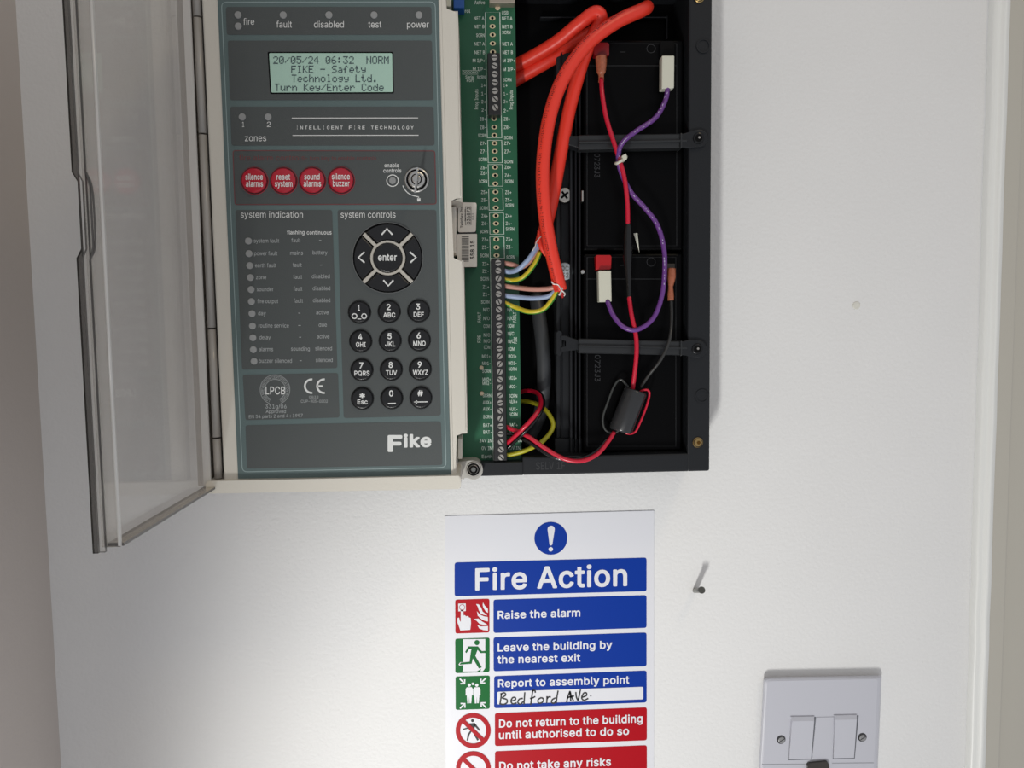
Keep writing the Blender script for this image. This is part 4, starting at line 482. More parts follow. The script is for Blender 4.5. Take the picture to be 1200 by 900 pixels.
b d 446 189,-27 149,-21 101,1 62,37 37,78 20,131 16,177 20,247 37,297 63,341 75,354 103,377 149,397 191,404 225,402 261,390 293,368 294,509 297,517 303,523 315,528 377,525 386,519 390,509 389,-5 382,-15 369,-20 317,-20 299,-10 293,12 255,-15 225,-26|188,69 231,70 255,82 267,95 280,119 292,159 292,221 277,265 268,281 251,297 235,305 209,310 175,305 158,297 142,281 125,251 116,217 116,161 128,121 141,97 155,82 175,71
b e 426 205,-27 159,-21 118,-5 97,8 64,39 38,79 23,125 16,199 20,245 37,295 65,338 103,373 149,395 215,404 261,395 303,377 332,355 357,326 375,287 386,249 390,167 383,154 369,148 119,147 127,117 142,93 161,78 191,68 215,66 251,74 271,87 293,118 307,124 365,111 376,107 382,99 383,85 369,53 349,26 322,3 285,-15 249,-25|121,241 281,240 286,243 277,267 255,296 237,305 203,310 173,305 143,286 126,261
b g 447 195,-170 171,-169 135,-160 90,-140 49,-102 35,-78 37,-58 75,-34 101,-22 112,-26 134,-52 163,-70 197,-77 245,-72 271,-59 285,-40 294,2 293,20 257,-2 225,-13 191,-15 155,-11 137,-4 103,12 77,31 61,47 41,78 21,132 16,180 21,250 37,299 64,342 101,376 137,392 155,399 185,403 225,403 263,388 293,366 299,388 309,396 319,399 371,398 384,392 390,380 390,-20 385,-60 364,-102 333,-133 301,-152 251,-167|196,80 227,81 257,93 269,105 281,126 292,162 292,222 283,254 275,270 253,296 237,304 215,309 173,304 156,296 140,280 121,236 114,196 117,162 127,130 139,107 152,94 169,85
b h 432 54,-19 41,-13 35,-1 35,511 42,522 56,528 112,528 126,522 133,511 134,373 190,400 224,404 264,400 300,387 319,375 337,359 359,327 371,291 375,253 375,-3 368,-14 354,-20 300,-20 288,-15 282,-9 279,-1 279,225 272,267 258,291 244,301 220,308 198,308 178,303 158,292 144,275 135,251 132,-5 125,-15 112,-20
b i 189 54,-19 41,-13 35,-1 35,381 42,392 56,398 112,398 126,392 133,379 133,-3 126,-14 112,-20|74,425 56,431 32,452 25,465 23,491 30,511 44,528 62,539 86,544 108,538 131,521 142,499 145,479 139,459 125,439 94,425
b k 403 54,-19 41,-13 35,-1 35,511 42,522 56,528 112,528 126,522 133,511 134,255 274,393 286,398 356,398 368,393 374,387 377,373 373,365 226,215 384,16 389,-3 382,-14 368,-20 298,-20 284,-15 152,148 133,131 133,-1 130,-9 124,-15 112,-20
b l 211 132,-21 96,-15 63,5 40,43 35,73 35,509 42,522 56,528 112,528 126,522 133,511 133,83 140,73 168,74 185,65 199,1 195,-9 186,-15 160,-22
b m 632 54,-19 41,-13 35,-1 35,379 42,392 56,398 110,398 127,389 134,372 158,390 194,403 212,406 236,404 264,397 278,389 298,376 318,352 347,377 376,393 410,404 444,406 468,403 500,391 539,363 560,331 571,301 575,269 575,-1 568,-14 554,-20 500,-20 487,-15 480,-5 479,243 475,269 472,281 459,299 440,307 422,310 394,307 377,299 362,281 355,261 351,-7 344,-15 332,-20 278,-20 264,-14 257,-1 257,249 253,273 242,294 230,303 218,308 194,310 172,305 154,294 144,281 135,259 132,-5 125,-15 112,-20
b n 432 54,-19 41,-13 35,-1 35,379 38,387 44,393 56,398 110,398 127,389 134,370 182,397 232,404 266,399 304,385 332,364 354,336 371,291 375,253 375,-1 372,-9 366,-15 352,-20 300,-20 288,-15 282,-9 279,-1 279,225 272,267 258,291 244,301 220,308 198,308 178,303 158,292 144,275 135,251 132,-5 125,-15 112,-20
b o 437 201,-27 157,-21 119,-6 97,8 64,39 38,79 23,125 16,197 22,249 37,293 64,337 97,368 123,383 159,398 211,404 257,397 294,383 311,374 350,339 376,299 393,251 400,185 394,127 389,113 375,75 350,37 310,1 293,-7 255,-22|200,67 239,71 258,81 276,99 291,131 300,173 298,219 289,251 277,275 259,294 241,304 209,310 173,304 155,294 140,277 125,247 116,215 114,189 116,161 125,127 139,100 157,81 177,71
b p 446 54,-162 41,-156 35,-144 37,386 44,394 56,399 110,399 128,389 134,367 164,390 196,401 240,403 274,398 316,381 326,375 362,340 388,298 403,252 407,212 407,164 403,126 387,76 361,34 334,9 322,0 274,-22 240,-27 198,-25 164,-12 134,8 132,-149 124,-158 112,-163|213,68 250,72 269,82 285,98 298,124 309,172 307,222 298,254 286,278 268,296 246,306 230,309 188,304 171,296 157,282 142,252 133,220 131,194 134,158 144,120 154,100 174,80 190,72
b r 281 54,-19 41,-13 35,-1 36,383 43,393 56,398 110,398 124,392 134,376 164,393 190,402 238,404 248,401 257,395 261,387 261,321 258,312 240,302 204,306 172,299 149,283 136,257 133,243 132,-5 125,-15 112,-20
b s 387 171,-27 149,-26 113,-17 71,4 44,31 28,55 18,87 21,103 41,115 91,126 110,115 121,90 135,77 155,68 191,66 217,71 233,78 245,91 247,113 241,122 229,129 147,151 101,167 65,190 53,202 35,233 30,259 30,293 33,309 49,342 77,370 93,379 113,389 153,402 221,402 269,385 288,375 313,352 337,309 342,295 339,281 325,271 271,258 253,268 241,289 229,302 209,310 175,312 159,309 135,294 128,277 131,265 149,251 229,229 290,207 321,182 339,155 344,145 350,103 343,67 329,39 296,5 267,-11 223,-25
b t 249 161,-23 125,-17 89,1 76,11 56,43 48,81 48,303 45,306 1,309 -8,315 -12,323 -10,385 -4,393 7,397 47,399 49,475 56,485 69,490 123,490 136,485 144,473 145,399 203,397 215,392 222,381 222,323 217,314 201,306 149,306 144,303 144,99 147,81 151,75 167,70 199,74 213,68 221,55 230,13 229,-3 221,-13 189,-24
b u 432 174,-24 144,-20 104,-4 71,24 52,52 39,90 35,128 36,384 44,394 58,399 112,399 124,394 130,388 133,380 133,140 138,112 152,88 166,78 192,71 212,71 232,76 254,90 266,106 275,128 279,164 280,384 287,394 300,399 362,396 371,390 375,380 374,-6 367,-16 354,-21 302,-21 284,-11 278,13 264,0 228,-18
b v 411 164,-19 147,-9 140,7 0,371 2,387 8,393 22,398 82,398 100,388 194,130 288,386 296,393 308,398 368,398 380,393 388,383 388,371 242,-9 236,-15 224,-20
b x 401 22,-19 6,-9 5,9 131,195 16,365 13,381 17,389 36,398 98,398 110,393 118,385 190,274 262,383 272,393 284,398 346,398 362,392 369,381 366,367 248,191 370,15 375,3 371,-11 352,-20 290,-20 278,-15 268,-5 194,109 188,115 164,75 102,-14 88,-20
b y 411 80,-164 46,-158 31,-146 29,-132 42,-84 50,-73 62,-68 102,-69 112,-65 132,-33 142,0 4,360 -1,374 2,388 8,394 22,399 82,399 100,389 194,131 288,387 296,394 308,399 368,399 380,394 389,382 384,360 220,-68 194,-115 168,-140 144,-154 120,-162
b z 402 43,-19 31,-14 24,-3 24,49 27,57 214,299 209,302 53,302 41,306 30,319 30,379 33,388 39,393 53,398 329,398 344,393 352,381 352,329 349,321 164,79 169,76 335,76 346,73 358,59 358,-1 355,-10 349,-15 335,-20
h F 453 61,-35 45,-31 35,-24 29,-15 24,3 24,503 29,523 45,539 65,544 365,544 385,539 401,523 406,503 403,443 396,429 385,421 365,416 167,416 162,411 163,315 341,314 361,309 377,293 382,275 382,223 377,205 361,189 343,184 163,183 162,5 157,-15 148,-27 133,-34
h i 210 54,-35 38,-31 27,-23 22,-15 17,5 17,375 27,401 49,413 21,439 12,452 5,483 12,513 31,539 52,553 84,560 116,553 136,540 153,517 161,491 161,475 154,451 140,430 118,413 130,409 141,401 151,375 151,5 146,-15 130,-31 112,-36
h k 424 54,-35 38,-31 28,-24 22,-15 17,3 17,505 22,523 38,539 56,544 112,544 130,539 139,533 146,523 151,505 152,297 268,409 288,414 356,414 374,409 390,393 393,369 386,354 250,213 396,28 402,17 406,1 398,-22 380,-33 298,-36 278,-31 265,-21 159,115 152,120 151,5 146,-16 137,-27 122,-34
h e 447 205,-43 149,-35 109,-19 85,-4 52,27 24,69 7,121 -2,193 4,249 23,305 53,350 91,385 139,409 169,416 215,420 257,413 309,393 343,368 368,339 389,297 401,255 408,173 403,153 395,142 381,135 358,131 389,118 397,107 401,91 385,47 362,15 327,-13 295,-29 247,-42|204,83 242,87 259,99 279,131 141,131 143,121 160,99 183,87|146,257 257,256 262,259 243,283 227,291 203,294 183,291 167,283 154,273"""
ALPHA = {}
for ln in LETTERS.split('\n'):
    wt, ch, adv, rest = ln.split(' ', 3)
    ALPHA[wt, ch] = (int(adv) / 1000, [[(int(p.split(',')[0]) / 1000, int(p.split(',')[1]) / 1000) for p in lp.split(' ')] for lp in rest.split('|')])
def weight(bold): return 'h' if bold > 0.03 else ('b' if bold >= 0.012 else ('m' if bold >= 0.006 else 'r'))
GLYPH = {}
def _area(lp): return sum(lp[i - 1][0] * lp[i][1] - lp[i][0] * lp[i - 1][1] for i in range(len(lp))) / 2
def _inside(p, lp):
    c = False
    for i in range(len(lp)):
        (x0, y0), (x1, y1) = lp[i - 1], lp[i]
        if (y0 > p[1]) != (y1 > p[1]) and p[0] < (x1 - x0) * (p[1] - y0) / (y1 - y0) + x0: c = not c
    return c
SHAPE = {}
def shape(ch, bold):
    """one letter as triangles: every outer loop filled with its own holes"""
    if (ch, bold) in SHAPE: return SHAPE[ch, bold]
    loops = ALPHA[weight(bold), ch][1]
    sg_ = 1 if _area(max(loops, key=lambda l: abs(_area(l)))) > 0 else -1
    outer = [l for l in loops if _area(l) * sg_ > 0]; holes = [l for l in loops if _area(l) * sg_ < 0]
    vs_, fs_ = [], []
    for o in outer:
        grp = [o] + [h for h in holes if _inside(h[0], o)]
        tri = tessellate_polygon([[Vector((x, y, 0)) for x, y in l] for l in grp])
        flatv = [p for l in grp for p in l]
        fs_ += [tuple(i + len(vs_) for i in t) for t in tri]; vs_ += flatv
    SHAPE[ch, bold] = (vs_, fs_)
    return SHAPE[ch, bold]
def glyphs(txt, bold=0.0):
    k = (txt, bold)
    if k not in GLYPH:
        vs_, fs_, x = [], [], 0.0
        for ch in txt:
            if ch == ' ': x += 0.21; continue
            v, f = shape(ch, bold); n = len(vs_)
            vs_ += [(a + x, b, 0) for a, b in v]; fs_ += [tuple(i + n for i in t) for t in f]
            x += ALPHA[weight(bold), ch][0]
        GLYPH[k] = (vs_, fs_)
    return GLYPH[k]
CAPS = {wt: (max(y for lp in ALPHA[wt, ch][1] for x, y in lp), min(y for lp in ALPHA[wt, ch][1] for x, y in lp)) for wt, ch in (('r', 'H'), ('m', 'H'), ('b', 'H'), ('h', 'F'))}
def text(bm, txt, u0, u1, base, cap, h, bold=0.0, slope=0.0, mode='', mi=0, fn=None):
    """lettering from u0 to u1 on baseline `base`, capitals `cap` pixels tall; mode 'up' reads bottom to top (u0 = lower v, u1 = upper v, base = u)"""
    vsx, ps = glyphs(txt, bold)
    if not vsx: return
    x0, x1 = min(v[0] for v in vsx), max(v[0] for v in vsx)
    top, low = CAPS[weight(bold)]
    vv = []
    for x, y, z in vsx:
        t = (x - x0) / (x1 - x0); yy = (y - low) / (top - low) * cap
        if fn: q = fn(t, yy)
        elif mode == 'up': q = (base - yy, u0 + t * (u1 - u0))
        elif mode == 'down': q = (base + yy, u0 + t * (u1 - u0))
        else: q = (u0 + t * (u1 - u0), base + slope * t - yy)
        vv.append(bm.verts.new(P(q[0], q[1], h)))
    for p in ps:
        try: f = bm.faces.new([vv[i] for i in p]); f.material_index = mi
        except ValueError: pass
def textc(bm, txt, uc, base, cap, h, wd, **k): text(bm, txt, uc - wd / 2, uc + wd / 2, base, cap, h, **k)

# ------------------------------------------------------------------ heights in front of the wall
H_FLOOR, H_RIM, H_PCB, H_BAT = 0.006, 0.045, 0.036, 0.036
H_MEM, H_LEDGE = 0.087, 0.091
Z_TOP = 0.237
E = 0.00012                                   # one layer of print

# ------------------------------------------------------------------ setting
xl = P(45, 450).x                                          # the corner on the left
xr = P(1150, 450).x                                        # the trim on the right
bm = bmesh.new(); box(bm, xl - 0.05, xr + 0.012, -0.10, 0.0, -0.75, 0.75); o = put('wall_back', bm, wall_m, kind='structure')
wall_back = o
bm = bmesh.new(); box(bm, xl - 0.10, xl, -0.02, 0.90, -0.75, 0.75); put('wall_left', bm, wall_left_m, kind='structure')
# painted bead and frame on the right
bm = bmesh.new()
zz = [-0.75 + 1.5 * i / 60 for i in range(61)]
rnd = [random.uniform(-0.0004, 0.0004) for _ in zz]
prof = [(-0.0035, 0.0), (-0.0030, 0.004), (-0.0012, 0.0060), (0.0010, 0.0052), (0.0030, 0.0050), (0.0042, 0.0066), (0.0060, 0.0068), (0.0075, 0.0048), (0.0092, 0.0050), (0.0100, 0.0030), (0.0100, -0.02)]
rows = [[bm.verts.new((xr + a + rnd[i] * (1 if k < 6 else 0.6), -b, z)) for k, (a, b) in enumerate(prof)] for i, z in enumerate(zz)]
for i in range(60):
    for k in range(len(prof) - 1): bm.faces.new((rows[i][k], rows[i][k + 1], rows[i + 1][k + 1], rows[i + 1][k])).smooth = True
put('trim_1', bm, trim_m, kind='structure')
bm = bmesh.new()
prism_w(bm, [(xr + 0.010, -0.75), (xr + 0.034, -0.75), (xr + 0.034, 0.75), (xr + 0.010, 0.75)], -0.10, -0.012, 0.002)
put('trim_2', bm, frame_m, kind='structure')
bm = bmesh.new(); box(bm, xr + 0.034, xr + 0.20, -0.10, -0.022, -0.75, 0.75); put('wall_right', bm, frame_m, kind='structure')
# filled hole in the plaster
bm = bmesh.new(); disc_w(bm, P(1003.5, 358), 0.0030, -0.001, 0.0006, 14, 0.0006, 2); put('filler_patch', bm, mat('filler', (216, 215, 206), 0.75, spec=0.2, mottle=0.05, mscale=400), wall_back)

# ------------------------------------------------------------------ the control unit
unit = empty('fire_alarm_control_unit', P(540, 300, 0), 'open fire alarm control unit with keypad, display and black box on white wall', 'fire alarm')
xb0, xb1 = P(262, 400, 0.07).x, P(832.5, 400, H_RIM).x
zb0, zb1 = P(700, 555, H_RIM).z, Z_TOP
xi1 = P(806, 400, H_RIM).x; zi0 = P(720, 533, H_RIM).z; zi1 = Z_TOP - 0.014
xi0 = xb0 + 0.01
bm = bmesh.new()
box(bm, xi1, xb1, 0.0, H_RIM, zb0, zb1, 0.0012)
xs_ = P(612, 540, H_RIM).x; box(bm, xb0, xs_ + 0.0005, 0.0, H_RIM, zb0, P(595, 541.5, H_RIM).z, 0.0006)
box(bm, xs_, xi1 + 0.0013, 0.0, H_RIM, zb0, zi0, 0.0012)
box(bm, xb0, xi1 + 0.0013, 0.0, H_RIM, zi1, zb1, 0.0012)
box(bm, xb0, xi0, 0.0, H_RIM, zi0, zi1, 0.0012)
back_box = put('back_box', bm, box_m, unit, label='charcoal moulded back box with wide rim')
bm = bmesh.new(); box(bm, xb0 + 0.002, xb1 - 0.002, 0.0, H_FLOOR, zb0 + 0.002, zb1 - 0.002); put('box_floor', bm, mat('floor_shade_black', (9, 9, 10), 0.5, spec=0.06), back_box)  # deep shade inside the box put into this darker colour
# ribs and rail on the box floor
def vbar(name, u0, u1, v0, v1, h1, m=box_m, h0=H_FLOOR, par=None, bev=0.0005):
    bm = bmesh.new(); prism(bm, [(u0, v0), (u1, v0), (u1, v1), (u0, v1)], h0, h1, bev); return put(name, bm, m, par or back_box)
vbar('floor_rail', 652, 670, 62, 531, 0.024)
vbar('rib', 657, 659, 62, 531, 0.026); vbar('rib', 668, 671, 62, 531, 0.031); vbar('rib', 674, 676, 62, 531, 0.033)
vbar('rib', 679, 680.5, 62, 531, 0.036)
vbar('rib', 781, 783, 18, 46, 0.012); vbar('rib', 633, 783, 19, 21, 0.012)
vbar('foot_block', 650, 684, 514, 532, 0.028)
for v in (54, 464):
    bm = bmesh.new(); c = P(824 if v < 100 else 822.5, v, H_RIM)
    n = 24
    r1, r2 = 8.2 * pxw(H_RIM), 6.6 * pxw(H_RIM)
    pr = [(r1, H_RIM - 0.0002), (r1, H_RIM + 0.0007), (r2, H_RIM + 0.0007), (r2, H_RIM + 0.00015)]
    rgs = [[bm.verts.new((c.x + r * math.cos(2 * math.pi * i / n), -hh, c.z + r * math.sin(2 * math.pi * i / n))) for i in range(n)] for r, hh in pr]
    for a, b in zip(rgs, rgs[1:]):
        for i in range(n): bm.faces.new((a[i], a[(i + 1) % n], b[(i + 1) % n], b[i]))
    bm.faces.new(rgs[-1])
    put('knockout', bm, box_m, back_box)
for (u, v) in ((817.5, 518.5), (819, -3)):
    bm = bmesh.new(); c = P(u, v, H_RIM); q = pxw(H_RIM)
    disc_w(bm, c, 6.3 * q, H_RIM - 0.001, H_RIM + 0.0012, 20, 0.0005, 1, 1)
    disc_w(bm, c, 4.8 * q, H_RIM, H_RIM + 0.0016, 18, 0.0003, 1, 0)
    disc_w(bm, c + Vector((0.0003, 0, 0.0001)), 2.4 * q, H_RIM, H_RIM + 0.0019, 6, 0, 1, 2)
    put('brass_insert', bm, [brass_m, box_m, mat('brass_dark', (110, 80, 40), 0.4, metal=1.0)], back_box)
bm = bmesh.new(); text(bm, 'SELV 1F', 628, 662, 550.5, 9, H_RIM + E, bold=0.01, slope=-0.5); put('moulded_lettering', bm, emb_m, back_box)
def cross_screw(name, u, v, h, rpx, parent, m=steel_m, dark=dark_m, hh=0.0014):
    bm = bmesh.new(); c = P(u, v, h); r = rpx * pxw(h)
    disc_w(bm, c, r, h - 0.002, h + hh, 20, min(0.0006, r * 0.3), 2)
    for k in range(2):
        a = math.radians(38 + 90 * k); dx, dz = math.cos(a), math.sin(a)
        L, wd = r * 0.6, r * 0.14
        pts = [(L, wd), (-L, wd), (-L, -wd), (L, -wd)]
        face(bm, [(c.x + dx * x - dz * z, -(h + hh + 0.00006 + 0.00002 * k), c.z + dz * x + dx * z) for x, z in pts], 1)
    return put(name, bm, [m, dark], parent)
cross_screw('rail_screw', 661.5, 229, 0.0275, 8.6, back_box)
bm = bmesh.new(); disc_w(bm, P(662, 318, 0.027), 10 * pxw(0.027), 0.024, 0.0278, 20, 0.0004, 1)
dot = put('inspection_dot', bm, mat('dot_paper', (176, 184, 190), 0.6), unit, label='pale round printed sticker on the rail')
bm = bmesh.new(); text(bm, 'QC', 657.5, 666.5, 317.5, 6, 0.0279, bold=0.02); text(bm, '32', 658.5, 666.5, 325.5, 6, 0.0279, bold=0.02); put('dot_print', bm, inkgrey_m, dot)
for v0, v1 in ((223, 236), (312, 325)):
    bm = bmesh.new(); prism(bm, circ(683, (v0 + v1) / 2, 2.6, 12) if v0 > 300 else [(681.5, v0), (684, v0), (684, v1), (681.5, v1)], 0.030, 0.0375, 0.0003, 1); put('rail_clip', bm, metal_m if v0 > 300 else steel_m, back_box)

# display cover: grey front with membrane
cover_poly = [(236, 0), (521, 0), (521.5, 12), (536.5, 12.5), (541.2, 231.8), (527.2, 233.6), (530, 304), (543, 305), (547.5, 508), (533.5, 509), (535, 561), (262.5, 566)]
cp = px(cover_poly, H_MEM)
cp[0] = (cp[0][0], Z_TOP - 0.006); cp[1] = (cp[1][0], Z_TOP - 0.006)
bm = bmesh.new(); prism_w(bm, cp, H_PCB + 0.012, H_MEM, 0.0)
bmesh.ops.bevel(bm, geom=[e for e in bm.edges if all(abs(v.co.y + H_MEM) < 1e-6 for v in e.verts)], offset=0.0009, segments=2, affect='EDGES')
cover = put('display_cover', bm, abs_m, unit, label='pale grey moulded front cover')
# raised border between membrane and right edge
plate('cover_edge', [(514.5, -10), (517, -10), (531.5, 558), (529, 558)], H_MEM - 0.001, H_MEM + 0.0007, abs_m, unit, 0.0002)
# bottom ledge and lug
plate('bottom_ledge', rquad([(241, 564), (540, 557.5), (540, 573), (241, 578.5)], 3), 0.012, H_LEDGE, abs_m, unit, 0.0008)
vbar('cover_lip', 529.5, 534.5, 242, 297, 0.066, abs_m, 0.04, unit)
vbar('cover_lip', 536.5, 541.5, 514, 538, 0.066, abs_m, 0.04, unit)
lug = plate('cover_lug', [(533, 542), (543, 540.5)] + circ(554.5, 551, 11.5, 16, -95, 140) + [(543, 562), (533, 561)], 0.02, 0.050, lug_m, unit, 0.0006)
bm = bmesh.new(); c = P(554.8, 550, 0.0502); q = pxw(0.05)
disc_w(bm, c, 9.0 * q, 0.05, 0.0509, 24, 0.0003, 1, 0); disc_w(bm, c, 7.6 * q, 0.05, 0.05095, 24, 0, 1, 1)
disc_w(bm, c, 5.6 * q, 0.05, 0.0513, 20, 0.0003, 1, 1); disc_w(bm, c, 3.0 * q, 0.05, 0.0515, 6, 0.0002, 1, 2)
put('cover_screw', bm, [steel_m, dark_m, keyring_m], lug)

hm = H_MEM + 0.0004
membrane = plate('membrane', [(254.5, -10), (513.5, -10), (528.5, 557), (279, 561)], H_MEM - 0.0005, hm, mem_m, unit)
def zone(c, r=3): 
    bm = bmesh.new(); flat(bm, rquad(c, r), hm + E); return put('print_field', bm, zone_m, membrane)
zone([(264.5, 8), (505.5, 8), (506.2, 40.8), (265.7, 40.8)])
zone([(266.8, 47.5), (506.2, 47.5), (508, 117.3), (269.5, 117.5)])
zone([(269.7, 125), (508, 125), (509.4, 170.5), (271.3, 170.7)])
f4 = [(273, 176.5), (509.5, 176.8), (511.2, 239.2), (275.3, 239.8)]
zone(f4)
zone([(275.8, 246), (389.3, 246), (395.5, 431.5), (283.6, 433.3)])
zone([(284.3, 439.3), (396.2, 437), (398, 489.3), (287.6, 492.5)])
zone([(395.5, 246), (511.3, 246), (516.7, 487), (402.7, 490)])
zone([(287.5, 498.3), (516.7, 493.7), (518.6, 545), (289.5, 549.3)])
bm = bmesh.new()
stroke(bm, rquad([(259.5, 2.5), (510, 2.2), (522.8, 547.8), (284, 553)], 6), 0.9, hm + E, closed=True)
put('print_border', bm, line_m, membrane)
bm = bmesh.new(); stroke(bm, rquad(f4, 3), 0.9, hm + 2 * E, closed=True)
text(bm, 'fire alarm controls', 280, 357, 188, 6.2, hm + 2 * E)
text(bm, '- turn key to enable controls', 358, 441, 187.6, 4.6, hm + 2 * E)
put('red_print', bm, redline_m, membrane)
bm = bmesh.new(); hp = hm + 2 * E
for t_, a, b, v, c in (('fire', 285, 298, 29, 7.6), ('fault', 323.8, 342, 32.3, 7.6), ('disabled', 368, 403, 32.3, 7.6), ('test', 431.5, 447, 32.3, 7.6), ('power', 477, 502.6, 32.3, 7.6),
                       ('1', 283.8, 286.2, 148.8, 6), ('2', 312.8, 317.4, 148.8, 6), ('zones', 287, 312, 165.4, 7.6), ('system indication', 282, 355, 255, 7.4), ('system controls', 399.3, 463.5, 255, 7.4)):
    bm = bmesh.new(); text(bm, t_, a, b, v, c, hp, bold=0.004); put('heading_print', bm, white_m, membrane)
bm = bmesh.new()
stroke(bm, [(342, 138.4), (490, 138.2)], 0.9, hp); stroke(bm, [(342.8, 158.7), (490.5, 158.5)], 0.9, hp)
s_ = 'INTELLIGENT FIRE TECHNOLOGY'
for i, ch in enumerate(s_):
    if ch == ' ': continue
    uc = 348.3 + (483 - 348.3) * i / (len(s_) - 1); wd = 0.8 if ch == 'I' else 3.1
    text(bm, ch, uc - wd / 2, uc + wd / 2, 151.5, 4.0, hp, bold=0.01)
put('strapline_print', bm, white_m, membrane); bm = bmesh.new()
text(bm, 'flashing', 336.3, 356.8, 274.6, 4.8, hp, bold=0.01); text(bm, 'continuous', 359.5, 388.5, 274.8, 4.8, hp, bold=0.01)
put('column_print', bm, white_m, membrane); bm = bmesh.new()
text(bm, 'enable', 450.5, 467.5, 196, 4.8, hp, bold=0.01); text(bm, 'controls', 449.2, 470.3, 202.2, 4.8, hp, bold=0.01)
put('small_print', bm, white_m, membrane)
LED = [(279, 17.8), (279.3, 31), (332, 17.8), (385.5, 17.8), (438.4, 17.8), (491, 17.8), (284, 137.3), (314.3, 137.3)]
ROWS = [('system fault', 297.5, 327, 'fault', 341.5, 352, '-', 374, 376.5), ('power fault', 298, 325, 'mains', 340, 355, 'battery', 366.5, 383.5), ('earth fault', 299, 323.5, 'fault', 343, 353.5, '-', 375, 377.5),
        ('zone', 300, 312, 'fault', 343.5, 354, 'disabled', 365.5, 386.5), ('sounder', 301, 320.5, 'fault', 343.8, 354.3, 'disabled', 366.5, 387), ('fire output', 301.5, 326, 'fault', 344, 355, 'disabled', 366.8, 387),
        ('day', 302.5, 311.5, '-', 349.5, 352, 'active', 370.5, 385), ('routine service', 303, 338.5, '-', 349.5, 352.5, 'due', 373.5, 383), ('delay', 304, 317, '-', 350.5, 353, 'active', 371.5, 386),
        ('alarms', 303.5, 320, 'sounding', 341, 363, 'silenced', 369.5, 389), ('buzzer silenced', 303.5, 342, '-', 351, 353.5, 'silenced', 370, 389.8)]
RL = [(291.3, 282.5), (292, 297.3), (292.8, 311.3), (293.5, 325.3), (294.3, 339.3), (294.8, 353.3), (295.5, 367.5), (296, 381.9), (296.5, 395.7), (297, 409.6), (297.9, 423.2)]
bm = bmesh.new()
for i, (r, (u, v)) in enumerate(zip(ROWS, RL)):
    for k in range(3):
        t_, a, b = r[3 * k:3 * k + 3]
        if t_ == '-': stroke(bm, [(a, v - 0.3 - k * 0.2), (b, v - 0.3 - k * 0.2)], 0.7, hp)
        else: text(bm, t_, a, b, v + 1.9 - k * 0.5, 4.7, hp, bold=0.002)
put('table_print', bm, dimwhite_m, membrane)
# approval marks
bm = bmesh.new(); lc = (322.3, 456.7)
for R in (17.4, 12.2): stroke(bm, circ(lc[0], lc[1], R, 40, 112, 428), 0.5, hp)
arc = 'LOSS PREVENTION CERTIFICATION BOARD'
text(bm, arc, 0, 1, 0, 3.2, hp, bold=0.005, fn=lambda t, y: (lc[0] + (13.1 + y) * math.cos(math.radians(116 + 308 * t)), lc[1] + (13.1 + y) * math.sin(math.radians(116 + 308 * t))))
text(bm, '331g/06', 311, 335.8, 478.6, 4.6, hp); text(bm, 'Approved', 311.5, 335, 484, 4.0, hp); text(bm, 'EN 54 parts 2 and 4 : 1997', 291.7, 354.7, 490.3, 3.9, hp, slope=-1.6)
text(bm, '0832', 362.3, 373.2, 466.8, 3.0, hp); text(bm, 'CUP-905-0002', 352.6, 384, 471.9, 3.4, hp)
put('approval_print', bm, dimwhite_m, membrane)
bm = bmesh.new()
text(bm, 'LPCB', 311.2, 334.2, 462.2, 9.2, hp + E, bold=0.006)
for cu in (365.2, 379.6): stroke(bm, circ(cu, 452.5, 7.9, 20, 90, 270), 2.3, hp)
for cu in (365.2, 379.6):
    for sgn in (-1, 1): stroke(bm, [(cu - 0.1, 452.5 + 7.9 * sgn), (cu + 0.9, 452.5 + 7.8 * sgn)], 2.3, hp)
stroke(bm, [(372, 452.5), (378, 452.5)], 2.2, hp)
put('mark_print', bm, white_m, membrane)
bm = bmesh.new()
text(bm, 'F', 454.3, 471.5, 529.6, 19.8, hp, bold=0.035); text(bm, 'ike', 473, 505.5, 524.6, 15.8, hp, bold=0.035, slope=-0.6)
put('logo_print', bm, white_m, membrane)
